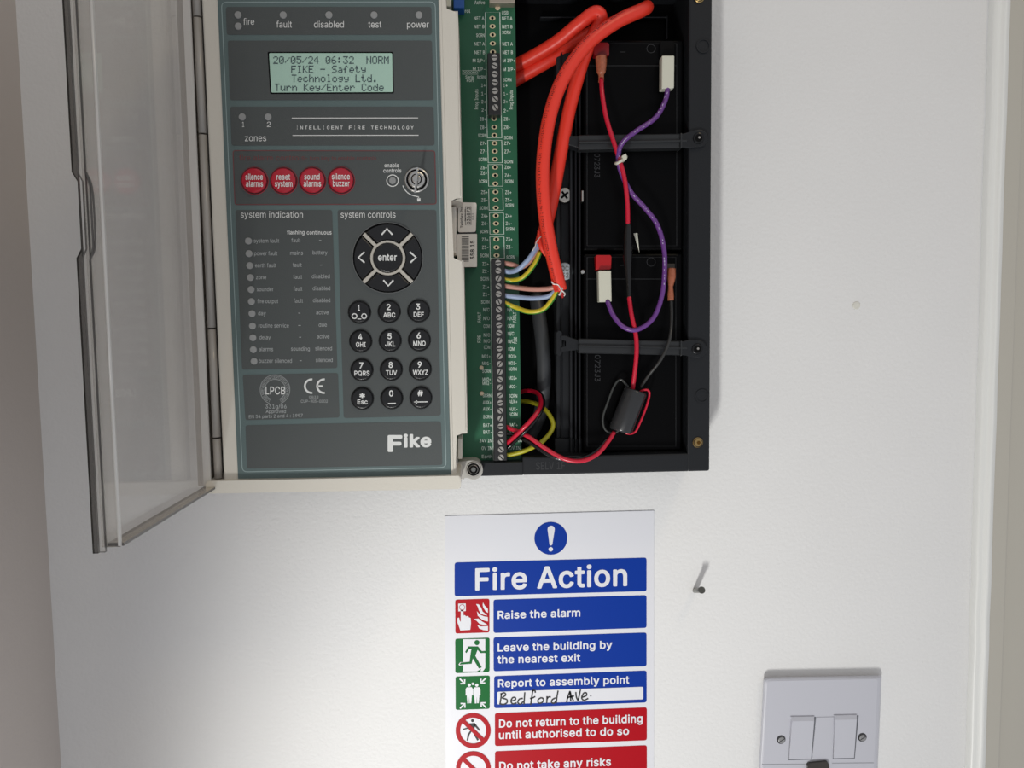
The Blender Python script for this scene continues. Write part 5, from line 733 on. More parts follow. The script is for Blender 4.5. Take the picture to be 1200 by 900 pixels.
# LCD
plate('display_frame', rquad([(313.6, 60.8), (460.8, 60.8), (461.6, 109.4), (316.6, 110)], 1.5), hm, hm + 0.0003, dark_m, unit)
lcd = plate('display_screen', rquad([(315.3, 62.3), (459.5, 62.3), (460.2, 107.8), (318, 108.4)], 1.5), hm, hm + 0.0005, lcd_m, unit, label='pale green character display')
G = {'0': '0E1113151911 0E', '1': '040C0404040 40E'}
F57 = {'0': (14,17,19,21,25,17,14), '2': (14,17,1,2,4,8,31), '3': (31,2,4,2,1,17,14), '4': (2,6,10,18,31,2,2), '5': (31,16,30,1,1,17,14), '6': (6,8,16,30,17,17,14), '/': (0,1,2,4,8,16,0), ':': (0,12,12,0,12,12,0),
       'N': (17,17,25,21,19,17,17), 'O': (14,17,17,17,17,17,14), 'R': (30,17,17,30,20,18,17), 'M': (17,27,21,21,17,17,17), 'F': (31,16,16,30,16,16,16), 'I': (14,4,4,4,4,4,14), 'K': (17,18,20,24,20,18,17), 'E': (31,16,16,30,16,16,31),
       '-': (0,0,0,31,0,0,0), 'S': (15,16,16,14,1,1,30), 'a': (0,0,14,1,15,17,15), 'f': (6,9,8,28,8,8,8), 'e': (0,0,14,17,31,16,14), 't': (8,8,28,8,8,9,6), 'y': (0,0,17,17,15,1,14), 'T': (31,4,4,4,4,4,4), 'c': (0,0,14,16,16,17,14),
       'h': (16,16,22,25,17,17,17), 'n': (0,0,22,25,17,17,17), 'o': (0,0,14,17,17,17,14), 'l': (12,4,4,4,4,4,14), 'g': (0,0,15,17,15,1,14), 'L': (16,16,16,16,16,16,31), 'd': (1,1,13,19,17,17,15), '.': (0,0,0,0,0,12,12),
       'u': (0,0,17,17,17,19,13), 'r': (0,0,22,25,16,16,16), 'C': (14,17,16,16,16,17,14)}
bm = bmesh.new()
for row, (line, v0, ua, ub) in enumerate((('20/05/24 06:32  NORM', 66.0, 320.2, 455.6), ('   FIKE - Safety', 76.8, 320.8, 455.9), ('   Technology Ltd.', 87.4, 321.4, 456.2), ('Turn Key/Enter Code', 98.0, 322.0, 456.5))):
    pitch = (ub - ua) / 19.83
    for i, ch in enumerate(line):
        if ch == ' ': continue
        for ry, bits in enumerate(F57[ch]):
            for rx in range(5):
                if bits >> (4 - rx) & 1:
                    u = ua + i * pitch + rx * pitch / 6.0; v = v0 + ry * 1.26
                    flat(bm, [(u, v), (u + pitch / 6.0 * 0.97, v), (u + pitch / 6.0 * 0.97, v + 1.2), (u, v + 1.2)], hm + 0.0005 + E)
put('display_text', bm, lcdtxt_m, lcd)
# indicator lights
qm = pxw(hm)
bm = bmesh.new(); disc_w(bm, P(0, 0, hm), 4.0 * qm, hm - 0.0004, hm + 0.0007, 18, 0.0004, 2)
led0 = put('indicator_light', bm, led_m, unit, at=P(0, 0, hm), smooth=False)
for i, (u, v) in enumerate(LED + RL + [(460, 211.7)]):
    if i == 0: led0.location = P(u, v, hm) - W[unit]; W[led0] = P(u, v, hm)
    else: clone(led0, P(u, v, hm), unit)
bm = bmesh.new(); ring(bm, circ(460, 211.7, 7.3), circ(460, 211.7, 6.2), hp); sstroke(bm, [(472, 217.5), (475, 223), (481, 228), (490.5, 230.8)], 1.1, hp); flat(bm, [(489, 232.2), (492.7, 232.2), (492.7, 236), (489, 236)], hp)
stroke(bm, [(490.6, 230), (490.6, 233)], 0.9, hp); put('switch_print', bm, white_m, membrane)
# red push buttons
for (u, v), (a, b), (wa, wb) in zip(((298.4, 212), (332.6, 212), (366.2, 211.8), (400, 211.6)), (('silence', 'alarms'), ('reset', 'system'), ('sound', 'alarms'), ('silence', 'buzzer')), ((20.5, 20), (16, 20.5), (18, 20.5), (21, 19.5))):
    bm = bmesh.new(); c = P(u, v, hm)
    disc_w(bm, c, 15.6 * qm, hm - 0.0003, hm + 0.0004, 28, 0.0002, 1, 1)
    disc_w(bm, c, 14.0 * qm, hm, hm + 0.0022, 28, 0.0011, 3, 0)
    b_ = put('push_button', bm, [red_m, redring_m], unit)
    bm = bmesh.new(); ht = hm + 0.0022 + E
    textc(bm, a, u - 0.6, v - 1.2, 7.2, ht, wa, bold=0.022); textc(bm, b, u - 0.2, v + 6.9, 7.2, ht, wb, bold=0.022)
    put('button_legend', bm, white_m, b_)
# key switch
bm = bmesh.new(); c = P(488.5, 211.3, hm)
disc_w(bm, c, 14.2 * qm, hm, hm + 0.0016, 28, 0.0007, 2, 0); disc_w(bm, c, 12.0 * qm, hm, hm + 0.0018, 28, 0, 1, 1)
disc_w(bm, c, 10.0 * qm, hm, hm + 0.0034, 24, 0.0010, 2, 0); disc_w(bm, c, 6.2 * qm, hm, hm + 0.0036, 24, 0, 1, 1); disc_w(bm, c, 5.2 * qm, hm, hm + 0.0044, 20, 0.0006, 2, 0)
ks = put('key_switch', bm, [metal_m, dark_m], unit, label='bright metal key switch')
a_, b_ = P(489.2, 196, hm + 0.012), P(486.2, 226, hm + 0.012)
bm = bmesh.new(); nx = 1.0 * qm
for p0, p1 in ((a_, b_),):
    q0, q1 = Vector((p0.x, -hm - 0.0040, p0.z * 0.85 + p1.z * 0.15)), Vector((p1.x, -hm - 0.0040, p1.z * 0.85 + p0.z * 0.15))
    vs1 = [bm.verts.new(p + Vector((s * nx, 0, 0))) for s in (-1, 1) for p in (p0, p1, q1, q0)]
    for f in ((0, 1, 2, 3), (7, 6, 5, 4), (0, 4, 5, 1), (1, 5, 6, 2), (2, 6, 7, 3), (3, 7, 4, 0)): bm.faces.new([vs1[i] for i in f])
put('key', bm, metal_m, ks, label='thin metal key turned upright in the lock')
# navigation pad
nc = (454.5, 302.2)
bm = bmesh.new(); c = P(nc[0], nc[1], hm)
disc_w(bm, c, 40.8 * qm, hm - 0.0003, hm + 0.0002, 48, 0, 1, 0); disc_w(bm, c, 40.0 * qm, hm, hm + 0.0003, 48, 0, 1, 1)
pad = put('navigation_pad', bm, [keyring_m, dark_m], unit)
bm = bmesh.new(); hh = hm + 0.0014
for a in (45, 135, 225, 315):
    ca, sa = math.cos(math.radians(a)), math.sin(math.radians(a))
    pts = [(nc[0] + ca * r - sa * s, nc[1] + sa * r + ca * s) for r, s in ((18.5, -2.0), (40.2, -2.3), (40.2, 2.3), (18.5, 2.0))]
    prism(bm, pts, hm, hh, 0.0003, 1)
n = 36
rg = [[bm.verts.new(P(nc[0] + r * math.cos(2 * math.pi * i / n), nc[1] + r * math.sin(2 * math.pi * i / n), z)) for i in range(n)] for r, z in ((20.8, hm), (20.8, hh - 0.0002), (20.2, hh + 0.0001), (18.0, hh + 0.0001), (17.4, hh - 0.0002), (17.4, hm))]
for a, b in zip(rg, rg[1:]):
    for i in range(n): bm.faces.new((a[i], a[(i + 1) % n], b[(i + 1) % n], b[i]))
put('pad_divider', bm, bar_m, pad, label='grey ring and crossbars of the pad')
chev = [[(447.2, 275), (453.4, 268), (459.8, 275)], [(480.3, 295.3), (487.6, 301.6), (481, 307.6)], [(449.3, 328.3), (455, 335), (461, 328.3)], [(427, 295.3), (420, 301.8), (427.2, 307.8)]]
for k in range(4):
    a0 = -90 + 90 * k
    bm = bmesh.new()
    out = circ(nc[0], nc[1], 39.2, 14, a0 - 40, a0 + 40); inn = circ(nc[0], nc[1], 21.8, 10, a0 - 35.5, a0 + 35.5)
    prism(bm, out + inn[::-1], hm, hm + 0.0022, 0.0007, 2)
    kk = put('arrow_key', bm, key_m, unit)
    bm = bmesh.new(); stroke(bm, chev[k], 2.0, hm + 0.0022 + E); put('key_legend', bm, white_m, kk)
bm = bmesh.new(); disc_w(bm, c, 16.6 * qm, hm, hm + 0.0022, 30, 0.0007, 2); kk = put('enter_key', bm, key_m, unit)
bm = bmesh.new(); text(bm, 'enter', 443, 465, 305.6, 8.4, hm + 0.0022 + E, bold=0.02); put('key_legend', bm, white_m, kk)
# keypad
KEYS = [('1', 'O_O', 17), ('2', 'ABC', 14), ('3', 'DEF', 12), ('4', 'GHI', 11.5), ('5', 'JKL', 12), ('6', 'MNO', 14.5), ('7', 'PQRS', 18), ('8', 'TUV', 13), ('9', 'WXYZ', 17.5), ('*', 'Esc', 12), ('0', '_', 9), ('#', '<', 14)]
KC = [(421.4, 365.9), (456.2, 365.1), (490.7, 364.5), (422.8, 399.8), (457.3, 399.1), (491.5, 398.4), (424.2, 433.4), (458.6, 432.8), (492.6, 432.4), (424.8, 466.8), (459.2, 466.2), (493.3, 465.9)]
key0 = None
for (d, l, wd), (u, v) in zip(KEYS, KC):
    c = P(u, v, hm)
    if key0 is None:
        bm = bmesh.new()
        disc_w(bm, c, 13.6 * qm, hm - 0.0003, hm + 0.0005, 28, 0.0003, 1, 1); disc_w(bm, c, 12.9 * qm, hm, hm + 0.0006, 28, 0, 1, 2); disc_w(bm, c, 12.2 * qm, hm, hm + 0.0022, 28, 0.0009, 3, 0)
        kk = key0 = put('keypad_key', bm, [key_m, keyring_m, dark_m], unit, at=c)
    else: kk = clone(key0, c, unit)
    bm = bmesh.new(); ht = hm + 0.0022 + E
    if d == '*': text(bm, '*', u - 3.6, u + 3.0, v + 3.5, 9.5, ht, bold=0.03)
    else: textc(bm, d, u - 0.8, v - 1.6, 7.2, ht, 2.6 if d == '1' else (6.5 if d == '#' else 4.8), bold=0.022)
    if l == '<':
        stroke(bm, [(u - 7, v + 5.2), (u + 8, v + 4.9)], 1.1, ht); flat(bm, [(u - 8.5, v + 5.2), (u - 4.5, v + 3.2), (u - 4.5, v + 7.2)], ht)
    elif l == '_': stroke(bm, [(u - 4.6, v + 6.7), (u + 4.6, v + 6.5)], 1.4, ht)
    elif l == 'O_O':
        for s in (-5.6, 5.6): ring(bm, circ(u + s - 0.4, v + 4.6, 3.4, 18), circ(u + s - 0.4, v + 4.6, 2.2, 18), ht)
        stroke(bm, [(u - 2.6, v + 7.9), (u + 2, v + 7.9)], 1.0, ht)
    else: textc(bm, l, u, v + 6.9, 5.8, ht, wd, bold=0.012)
    put('key_legend', bm, white_m, kk)

# clear hinged door, swung open towards the viewer
XP = -0.1660; HN = 0.213; ZB = -0.0952; HH = 0.084
def face_edges(bm, thin, mi):
    pass
def slab(name, x0, x1, h0, h1, z0, z1, m, par, edge=True, label=None):
    bm = bmesh.new(); box(bm, x0, x1, h0, h1, z0, z1)
    dims = {0: x1 - x0, 1: h1 - h0, 2: z1 - z0}; thin = min(dims, key=dims.get)
    bm.normal_update()
    for f in bm.faces:
        ax = max(range(3), key=lambda k: abs(f.normal[k]))
        f.material_index = 0 if ax == thin or not edge else 1
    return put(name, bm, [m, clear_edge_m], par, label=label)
doorp = slab('clear_door', XP - 0.0016, XP, HH + 0.004, HN, ZB, Z_TOP - 0.005, clear_m, unit, edge=False, label='clear plastic door standing open')
# lips of the tray
slab('bottom_lip', XP, XP + 0.0072, HH + 0.006, HN - 0.0016, ZB, ZB + 0.0014, clear_brown_m, doorp)
slab('hinge_lip', XP, XP + 0.0042, HH + 0.004, HH + 0.0056, ZB, Z_TOP - 0.005, mat('lip_pale_highlight', (206, 204, 200), 0.2), doorp, edge=False)
zn0, zn1 = P(95, 300, HN).z, P(95, 205, HN).z
def strip(name, xo, depth_h, z0, z1, inset, m, wdt):
    """an upright strip at the door's free edge with the finger notch"""
    bm = bmesh.new()
    left = [(xo, z0), (xo, zn0 - 0.001), (xo + inset, zn0 + 0.003), (xo + inset, zn1 - 0.003), (xo, zn1 + 0.001), (xo, z1)]
    xr_ = xo + wdt
    right = [(xr_, z1), (xr_, z0)]
    prism_w(bm, left + right, depth_h, depth_h + 0.0016)
    bm.normal_update()
    for f in bm.faces: f.material_index = 0 if abs(f.normal.y) > 0.9 else 1
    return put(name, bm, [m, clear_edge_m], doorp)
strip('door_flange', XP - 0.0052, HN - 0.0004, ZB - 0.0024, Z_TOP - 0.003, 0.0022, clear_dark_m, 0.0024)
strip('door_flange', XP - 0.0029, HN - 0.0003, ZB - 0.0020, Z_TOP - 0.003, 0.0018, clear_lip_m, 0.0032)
bm = bmesh.new(); tube(bm, [Vector((XP + 0.0061, -HN - 0.0001, ZB + 0.0006)), Vector((XP + 0.0061, -HN - 0.0001, Z_TOP - 0.006))], 0.0007, sides=10, smooth_path=False); put('lip_edge_line', bm, mat('lip_pale_highlight', (206, 204, 200), 0.2), doorp)  # bright line on the lip, an edge highlight put into the colour
bm = bmesh.new(); tube(bm, [Vector((XP + dx, -HN - 0.0002, z)) for dx, z in ((0, ZB), (0, zn0 - 0.002), (0.0010, zn0 + 0.001), (0.0017, zn0 + 0.004), (0.0017, zn1 - 0.005), (0.0008, zn1 - 0.001), (0, zn1 + 0.001), (0, Z_TOP - 0.006))], 0.00042, sides=8, smooth_path=False); put('lip_edge_line', bm, clear_edge_m, doorp)  # dark line on the lip, the edge's reflection put into the colour
bm = bmesh.new()
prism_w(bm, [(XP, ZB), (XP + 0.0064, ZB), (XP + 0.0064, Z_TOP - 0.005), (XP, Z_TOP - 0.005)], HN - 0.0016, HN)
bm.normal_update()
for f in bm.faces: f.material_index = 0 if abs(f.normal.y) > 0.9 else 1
put('door_lip', bm, [clear_lip_m, mat('lip_pale_highlight', (206, 204, 200), 0.2)], doorp)  # pale side faces carry the edge highlight in their colour
# finger scoop in the lip
bm = bmesh.new()
tube(bm, [Vector((XP + 0.0004, -HN - 0.0002, zn0 - 0.001)), Vector((XP + 0.0024, -HN - 0.0002, zn0 + 0.004)), Vector((XP + 0.0028, -HN - 0.0002, (zn0 + zn1) / 2)), Vector((XP + 0.0024, -HN - 0.0002, zn1 - 0.005)), Vector((XP + 0.0004, -HN - 0.0002, zn1 + 0.001))], 0.0004, sides=6)
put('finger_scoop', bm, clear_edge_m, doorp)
# hinge knuckles
segs = [(-60, 19.5), (21.5, 156.5), (158.5, 384), (386, 512), (514, 560)]
for v0, v1 in segs:
    ub = lambda v: 230.5 + (256 - 230.5) * v / 556
    a_, b_ = P(ub(v0), v0, HH), P(ub(v1), v1, HH)
    bm = bmesh.new(); tube(bm, [a_, b_], 0.0024, sides=14, smooth_path=False); put('hinge_knuckle', bm, hinge_m, unit)
bm = bmesh.new(); xk = P(233, 100, 0.06).x
box(bm, xk - 0.004, xk + 0.004, 0.03, HH - 0.004, ZB, Z_TOP - 0.005); put('hinge_bed', bm, mat('hinge_bed_grey', (158, 152, 145), 0.5), unit)

# ------------------------------------------------------------------ circuit board
pcb = empty('circuit_board', P(575, 300, H_PCB), 'green printed circuit board with black terminal strips beside the grey cover', 'circuit board')
bp_ = px([(505, -30), (603, -30), (611.3, 540.5), (505, 541)], H_PCB)
bm = bmesh.new(); prism_w(bm, bp_, H_PCB - 0.0016, H_PCB); board = put('board', bm, pcb_m, pcb)
hs = H_PCB + E
bm = bmesh.new()
stroke(bm, [(570.5, 134.5), (568.7, 14.6), (585.8, 14.4), (587.4, 134.5)], 0.8, hs)
for (a, b, c, d) in ((570.5, 135.2, 587.5, 161.5), (571.5, 164.4, 588, 190.7), (572, 192.8, 588.7, 218.2), (572.6, 221.3, 589.2, 246.5), (573.6, 249.5, 590, 274.5), (574, 277.4, 590.6, 302.6)):
    stroke(bm, [(a, b), (c, b), (c + 0.6, d), (a + 0.6, d)], 0.8, hs, closed=True)
stroke(bm, [(574.8, 304), (578.2, 540.8)], 0.9, hs)
def lx(v): return 567.4 + (576.6 - 567.4) * (v - 20) / 510
def rx_(v): return 588.2 + (597.5 - 588.2) * (v - 20) / 510
def wof(t_): return 2.35 * len(t_) + 0.3
LL = [('NET A', 23.4), ('NET B', 33.2), ('SCRN', 43.4), ('NET A', 53.4), ('NET B', 63.5), ('M I/P+', 73), ('M I/P-', 83), ('SCRN', 92.6), ('1+', 102), ('1-', 111.8), ('2+', 121.2), ('2-', 130.8)]
for t_, v in zip(['Z8+', 'Z8-', 'SCRN', 'Z7+', 'Z7-', 'SCRN', 'Z6+', 'Z6-', 'SCRN', 'Z5+', 'Z5-', 'SCRN', 'Z4+', 'Z4-', 'SCRN', 'Z3+', 'Z3-', 'SCRN', 'Z2+', 'Z2-', 'SCRN', 'Z1+', 'Z1-', 'SCRN', 'N/C', 'N/O', 'COM', 'N/C', 'N/O', 'COM', 'MO1+', 'MO1-', 'SCRN', 'MO2+', 'MO2-', 'SCRN', 'AUX+', 'AUX-', 'SCRN', 'BAT+', 'BAT-', '24V IN', '0V IN', 'Earth'],
                 [139.5, 149.3, 158.8, 168, 177.5, 186.9, 196.4, 202.8, 212.6, 225.3, 234.5, 243.8, 253, 262, 271.3, 280.8, 290, 299.5, 309.3, 317.8, 326.8, 336.3, 345, 353.8, 363, 373.1, 382.2, 392.6, 399.7, 406.9, 417.5, 425.8, 434.9, 444.5, 449.1, 463.5, 471.6, 479.3, 488.5, 498.3, 506.4, 516.4, 525.3, 535]):
    LL.append((t_, v + 2.0))
for t_, v in LL: text(bm, t_, lx(v) - wof(t_), lx(v), v, 4.1, hs, bold=0.008)
RR = [('USB', 17), ('NET A', 23.6), ('NET B', 33.3), ('SCRN', 40), ('NET A', 53.5), ('NET B', 63.4), ('M I/P+', 73), ('M I/P-', 83.3), ('SCRN', 95.5), ('1+', 102), ('1-', 112), ('2+', 121), ('2-', 131.7)]
for t_, v in zip(['Z8+', 'Z8-', 'SCRN', 'Z7+', 'Z7-', 'SCRN', 'Z6+', 'Z6-', 'SCRN', 'Z5+', 'Z5-', 'SCRN', 'Z4+', 'Z4-', 'SCRN', 'Z3+', 'Z3-', 'SCRN', 'N/C', 'N/O', 'COM', 'N/C', 'N/O', 'COM', 'MO1+', 'MO1-', 'SCRN', 'MO2+', 'MO2-', 'SCRN', 'AUX+', 'AUX-', 'SCRN', 'BAT+', 'BAT-', '24V IN', '0V IN'],
                 [139.5, 149.2, 161.3, 167.9, 177.6, 189.4, 196, 205.6, 212.7, 225.4, 234.2, 240.6, 252.9, 261.9, 268.4, 280.5, 289.5, 301.5, 363, 373, 382, 391, 400, 409, 417.5, 425.5, 432.5, 443, 453, 464, 470.7, 479.5, 485.6, 498, 506.5, 516, 525]):
    RR.append((t_, v + 2.0))
for t_, v in RR: text(bm, t_, rx_(v), rx_(v) + wof(t_), v, 4.1, hs, bold=0.008)
for u, a, b, t_ in ((560.3, 128, 104.5, 'Prog Inputs'), (601, 128, 106, 'Prog Inputs'), (563.5, 377.5, 366, 'FAULT'), (605, 377.5, 366, 'FAULT'), (563.3, 401.5, 393, 'FIRE'), (605.8, 402.5, 395, 'FIRE')):
    text(bm, t_, a, b, u, 3.8, hs, bold=0.006, mode='up')
text(bm, 'Active', 556, 568.2, 5, 4.4, hs, bold=0.008); text(bm, 'Control', 533, 551, 15, 4.4, hs, bold=0.008)
text(bm, 'Serial', 545.5, 556, 92, 3.6, hs, bold=0.006); text(bm, 'Port', 547, 555, 96, 3.6, hs, bold=0.006)
for i in range(6): stroke(bm, circ(543.5 + 3 * i, 84.8, 1.2, 8), 0.4, hs, closed=True)
stroke(bm, [(541.6, 82.6), (560.3, 82.6), (560.3, 87), (541.6, 87)], 0.4, hs, closed=True)
put('silkscreen_print', bm, silk_m, board)
# solder pads
bm = bmesh.new(); c0 = P(580, 200, hs); q = pxw(hs)
for ro, rz, rh, mi in ((3.5, 2.5, 0.00005, 0), (1.6, 1.7, 0.00012, 1)):
    face(bm, [(c0.x + ro * q * math.cos(2 * math.pi * i / 16), -(hs + rh), c0.z + rz * q * math.sin(2 * math.pi * i / 16)) for i in range(16)], mi)
pad0 = None
PV = [21.3, 30.9, 40.8, 50.9, 61] + [139.2, 149, 158.4, 167.8, 177.3, 186.7, 196.1, 205.5, 215.4, 225, 234.2, 243.5, 252.8, 261.9, 271, 280.4, 289.9, 299.3]
for v in PV:
    c = P(577 + (581.9 - 577) * (v - 21) / 278, v, hs)
    if pad0 is None: pad0 = put('solder_pad', bm, [gold_m, dark_m], board, at=c0); pad0.location = c - W[board]; W[pad0] = c
    else: clone(pad0, c, board)
# terminal blocks and their screws
HT = H_PCB + 0.0085
def tblock(poly, screws):
    bm = bmesh.new(); prism(bm, poly, H_PCB, HT, 0.0004, 1); return put('terminal_block', bm, block_m, pcb)
tb1 = tblock([(571.2, 62), (585.8, 62), (587, 134.3), (572, 134.5)], None)
tb2 = tblock([(575.2, 303.8), (591.5, 303.6), (594.2, 540), (578.8, 540.6)], None)
bm = bmesh.new(); q = pxw(HT); c0 = P(585, 400, HT)
disc_w(bm, c0, 3.5 * q, HT - 0.001, HT + 0.0002, 16, 0.0001, 1, 0)
face(bm, [(c0.x + a * q, -(HT + 0.00028), c0.z + b * q) for a, b in ((-3.1, -0.55), (3.1, -0.55), (3.1, 0.55), (-3.1, 0.55))], 1)
ts0 = None
for tb, lst in ((tb1, [(579.4 + 0.9 * i / 6, 67.2 + 9.78 * i) for i in range(7)]), (tb2, [(583.8 + 3.4 * i / 25, 308 + 9.12 * i) for i in range(26)])):
    for u, v in lst:
        c = P(u, v, HT); a = random.uniform(-1.2, 1.2)
        if ts0 is None: ts0 = put('terminal_screw', bm, [steel_m, dark_m], tb, at=c0); ts0.location = c - W[tb]; W[ts0] = c
        else: clone(ts0, c, tb, a)
# stickers
s1 = plate('board_sticker', rquad([(536.7, 237), (558.6, 237.5), (557.6, 271.8), (536.7, 272.2)], 2.5), H_PCB + 0.014, H_PCB + 0.0146, paper_m, pcb, label='white serial number sticker')
bm = bmesh.new(); h_ = H_PCB + 0.0146 + E
text(bm, 'Twinflex Pro 2', 267, 238.5, 542.5, 3.0, h_, bold=0.008, mode='up'); text(bm, 'Serial No', 259, 245, 546, 2.0, h_, mode='up'); text(bm, '036873', 262.5, 243, 551.2, 4.2, h_, bold=0.01, mode='up'); text(bm, 'V 3.1', 258, 250, 555, 2.2, h_, mode='up')
stroke(bm, [(545.6, 263.8), (545.6, 241.8), (552, 241.8), (552, 263.8)], 0.5, h_, closed=True); put('sticker_print', bm, ink_m, s1)
s2 = plate('board_sticker', rquad([(535.6, 274.3), (559, 274), (559, 312.8), (535.6, 313)], 1), H_PCB + 0.014, H_PCB + 0.0146, paper_m, pcb, label='white barcode sticker')
bm = bmesh.new(); text(bm, '358 15', 304, 282, 556, 5.0, h_, bold=0.012, mode='up'); put('sticker_print', bm, ink_m, s2)
bm = bmesh.new(); v = 276.8
while v < 306.5:
    t_ = random.choice((0.5, 0.8, 1.2, 1.6)); flat(bm, [(541, v), (549.5, v), (549.5, v + t_), (541, v + t_)], h_); v += t_ + random.choice((0.5, 0.7, 1.0))
put('barcode', bm, inkgrey_m, s2)
bm = bmesh.new(); prism(bm, [(537, 238), (558, 238), (558, 312), (537, 312)], H_PCB, H_PCB + 0.014); put('sticker_riser', bm, block_m, pcb)  # block added to lift the stickers out of the cover's shade
plate('push_switch', [(531.5, -8), (544, -8), (544, 9.5), (531.5, 9.5)], H_PCB, H_PCB + 0.010, blue_part_m, pcb, 0.0005, label='blue plastic component')
plate('ribbon_socket', [(522.5, -8), (528.8, -8), (528.8, 7.5), (522.5, 7.5)], H_PCB, H_PCB + 0.012, conn_m, pcb, 0.0005)
plate('usb_socket', [(573.3, -8), (603, -8), (603.4, 3.6), (573.3, 3.6)], H_PCB, H_PCB + 0.007, mat('tin_plate', (176, 166, 152), 0.4, metal=0.7), pcb, 0.0005)
for (u, v, r) in ((583.2, 9, 3.0), (564.2, 431, 2.6), (564.6, 461, 2.6)):
    bm = bmesh.new(); disc_w(bm, P(u, v, H_PCB), r * pxw(H_PCB), H_PCB, H_PCB + 0.0008, 14, 0.0003, 1); put('solder_dot', bm, mat('solder_dot', (214, 196, 168), 0.35), board)

# ------------------------------------------------------------------ batteries
BAT = 'backup batteries in the box'
def battery(poly, hb, label, mark, vtop, code):
    c = P(742, (poly[0][1] + poly[2][1]) / 2, H_FLOOR)
    b = empty('backup_battery', c, label, 'battery', BAT)
    bm = bmesh.new(); prism(bm, poly, H_FLOOR, hb, 0.0012, 2); case = put('case', bm, bat_m, b)
    (a, y0), (e, _), (_, y1), _ = poly
    ins = [(a + 4, y0 + 4), (e - 8, y0 + 4), (e - 8, y1 - 5), (a + 4, y1 - 5)]
    bm = bmesh.new(); stroke(bm, ins, 0.5, hb + E, closed=True); stroke(bm, [(a + 3, vtop + 30), (e - 8, vtop + 30)], 0.5, hb + E); put('lid_seam', bm, emb_m, case)
    bm = bmesh.new(); text(bm, code, mark[1], mark[2], mark[0], 6.4, hb + E, bold=0.004, mode='down'); put('moulded_code', bm, emb_m, case)
    bm = bmesh.new(); stroke(bm, [(727, vtop + 14), (733, vtop + 14)], 0.5, hb + E); stroke(bm, circ(763, vtop + 10, 5, 16), 0.5, hb + E, closed=True); put('moulded_symbol', bm, emb_m, case)
    return b
b1 = battery([(684, 47), (801, 47), (800, 293), (684, 293.5)], H_BAT, 'upper black sealed battery with red terminal near the top of the box', (696.5, 180, 208), 47, '0723J3')
b2 = battery([(684, 297.5), (800, 297), (799, 528), (684, 530)], H_BAT, 'lower black sealed battery beneath the ferrite core and bottom strap', (697, 416, 447), 297, '0723J3')
plate('terminal_cap', rquad([(696, 49.5), (713.8, 50), (713.8, 65.2), (696, 65)], 1.5), H_BAT, H_BAT + 0.006, mat('terminal_red_dark', (120, 4, 10), 0.4), b1, 0.0006, label='red plastic terminal cap')
plate('terminal_cap', rquad([(698, 299), (716.5, 299), (716, 315.5), (699, 316)], 1.5), H_BAT, H_BAT + 0.006, batred_m, b2, 0.0006, label='red plastic terminal cap')
plate('terminal_recess', rquad([(774, 48), (790, 48), (790, 66), (774, 66)], 1), H_BAT, H_BAT + 0.003, dark_m, b1, 0.0004)
plate('terminal_tab', [(780, 309), (791, 309), (791, 317), (780, 317)], H_BAT, H_BAT + 0.002, mat('tab_dark', (70, 66, 62), 0.4, metal=0.6), b2, 0.0002)

# straps
STRAPS = 'battery straps across the box'
def strap(yl, yr, us, vs_, label, hook):
    s = empty('battery_strap', P(745, yl + 9, H_RIM), label, 'strap', STRAPS)
    h0, h1 = H_BAT + 0.0012, H_RIM + 0.001
    bm = bmesh.new()
    prism(bm, [(678, yl), (800, yr), (800, yr + 16.5), (678, yl + 17.3)], h0, h1, 0.0006, 1)
    prism(bm, [(678, yl + 7.0), (806, yr + 6.6), (806, yr + 9.4), (678, yl + 9.9)], h0, h1 + 0.0016, 0.0005, 1)
    band = put('band', bm, strap_m, s)
    lugp = [(798, yr + 0.5), (808, yr - 2)] + circ(us + 1, vs_, 10.5, 14, -100, 100) + [(808, yr + 17), (798, yr + 16)]
    plate('lug', lugp, H_RIM + 0.0001, H_RIM + 0.0022, box_m, s, 0.0006)
    plate('stop', [(797.5, yr - 0.6), (799.5, yr - 0.6), (799.5, yr + 17), (797.5, yr + 17)], h0, h1 + 0.0018, strap_m, s, 0.0003)
    bm = bmesh.new(); c = P(us, vs_, H_RIM + 0.0022); q = pxw(H_RIM)
    disc_w(bm, c, 6.6 * q, H_RIM, H_RIM + 0.0030, 20, 0.0008, 2, 0); disc_w(bm, c, 4.2 * q, H_RIM, H_RIM + 0.0031, 20, 0, 1, 1); disc_w(bm, c + Vector((0.0003, 0, 0.0003)), 1.6 * q, H_RIM, H_RIM + 0.0034, 8, 0.0001, 1, 2)
    put('strap_screw', bm, [mat('screw_black', (30, 30, 32), 0.25, metal=0.5), dark_m, steel_m], s)
    if hook:
        bm = bmesh.new(); m_ = yl + 7
        prism(bm, rquad([(652.3, m_ - 16), (658.5, m_ - 16), (658.5, m_ + 13), (652.3, m_ + 13)], 2), 0.026, H_RIM - 0.002, 0.0006, 1)
        prism(bm, [(657, m_ - 11), (662, m_ - 11), (681, yl + 3), (681, yl + 13), (662, m_ + 8), (657, m_ + 8), (657, m_ + 3), (664, m_ + 3), (664, m_ - 5), (657, m_ - 5)], 0.034, H_RIM - 0.001, 0.0005, 1)
        put('hook', bm, box_m, s)
    else:
        plate('hook', [(666, yl + 1), (680, yl + 1), (680, yl + 16), (666, yl + 12)], 0.034, H_RIM - 0.001, box_m, s, 0.0005)
    return s
strap(158, 156.5, 818.5, 162, 'black strap with screwed lug crossing the upper battery below its wires', False)
strap(396.8, 400, 817, 409, 'black strap with toothed hook crossing the lower battery', True)

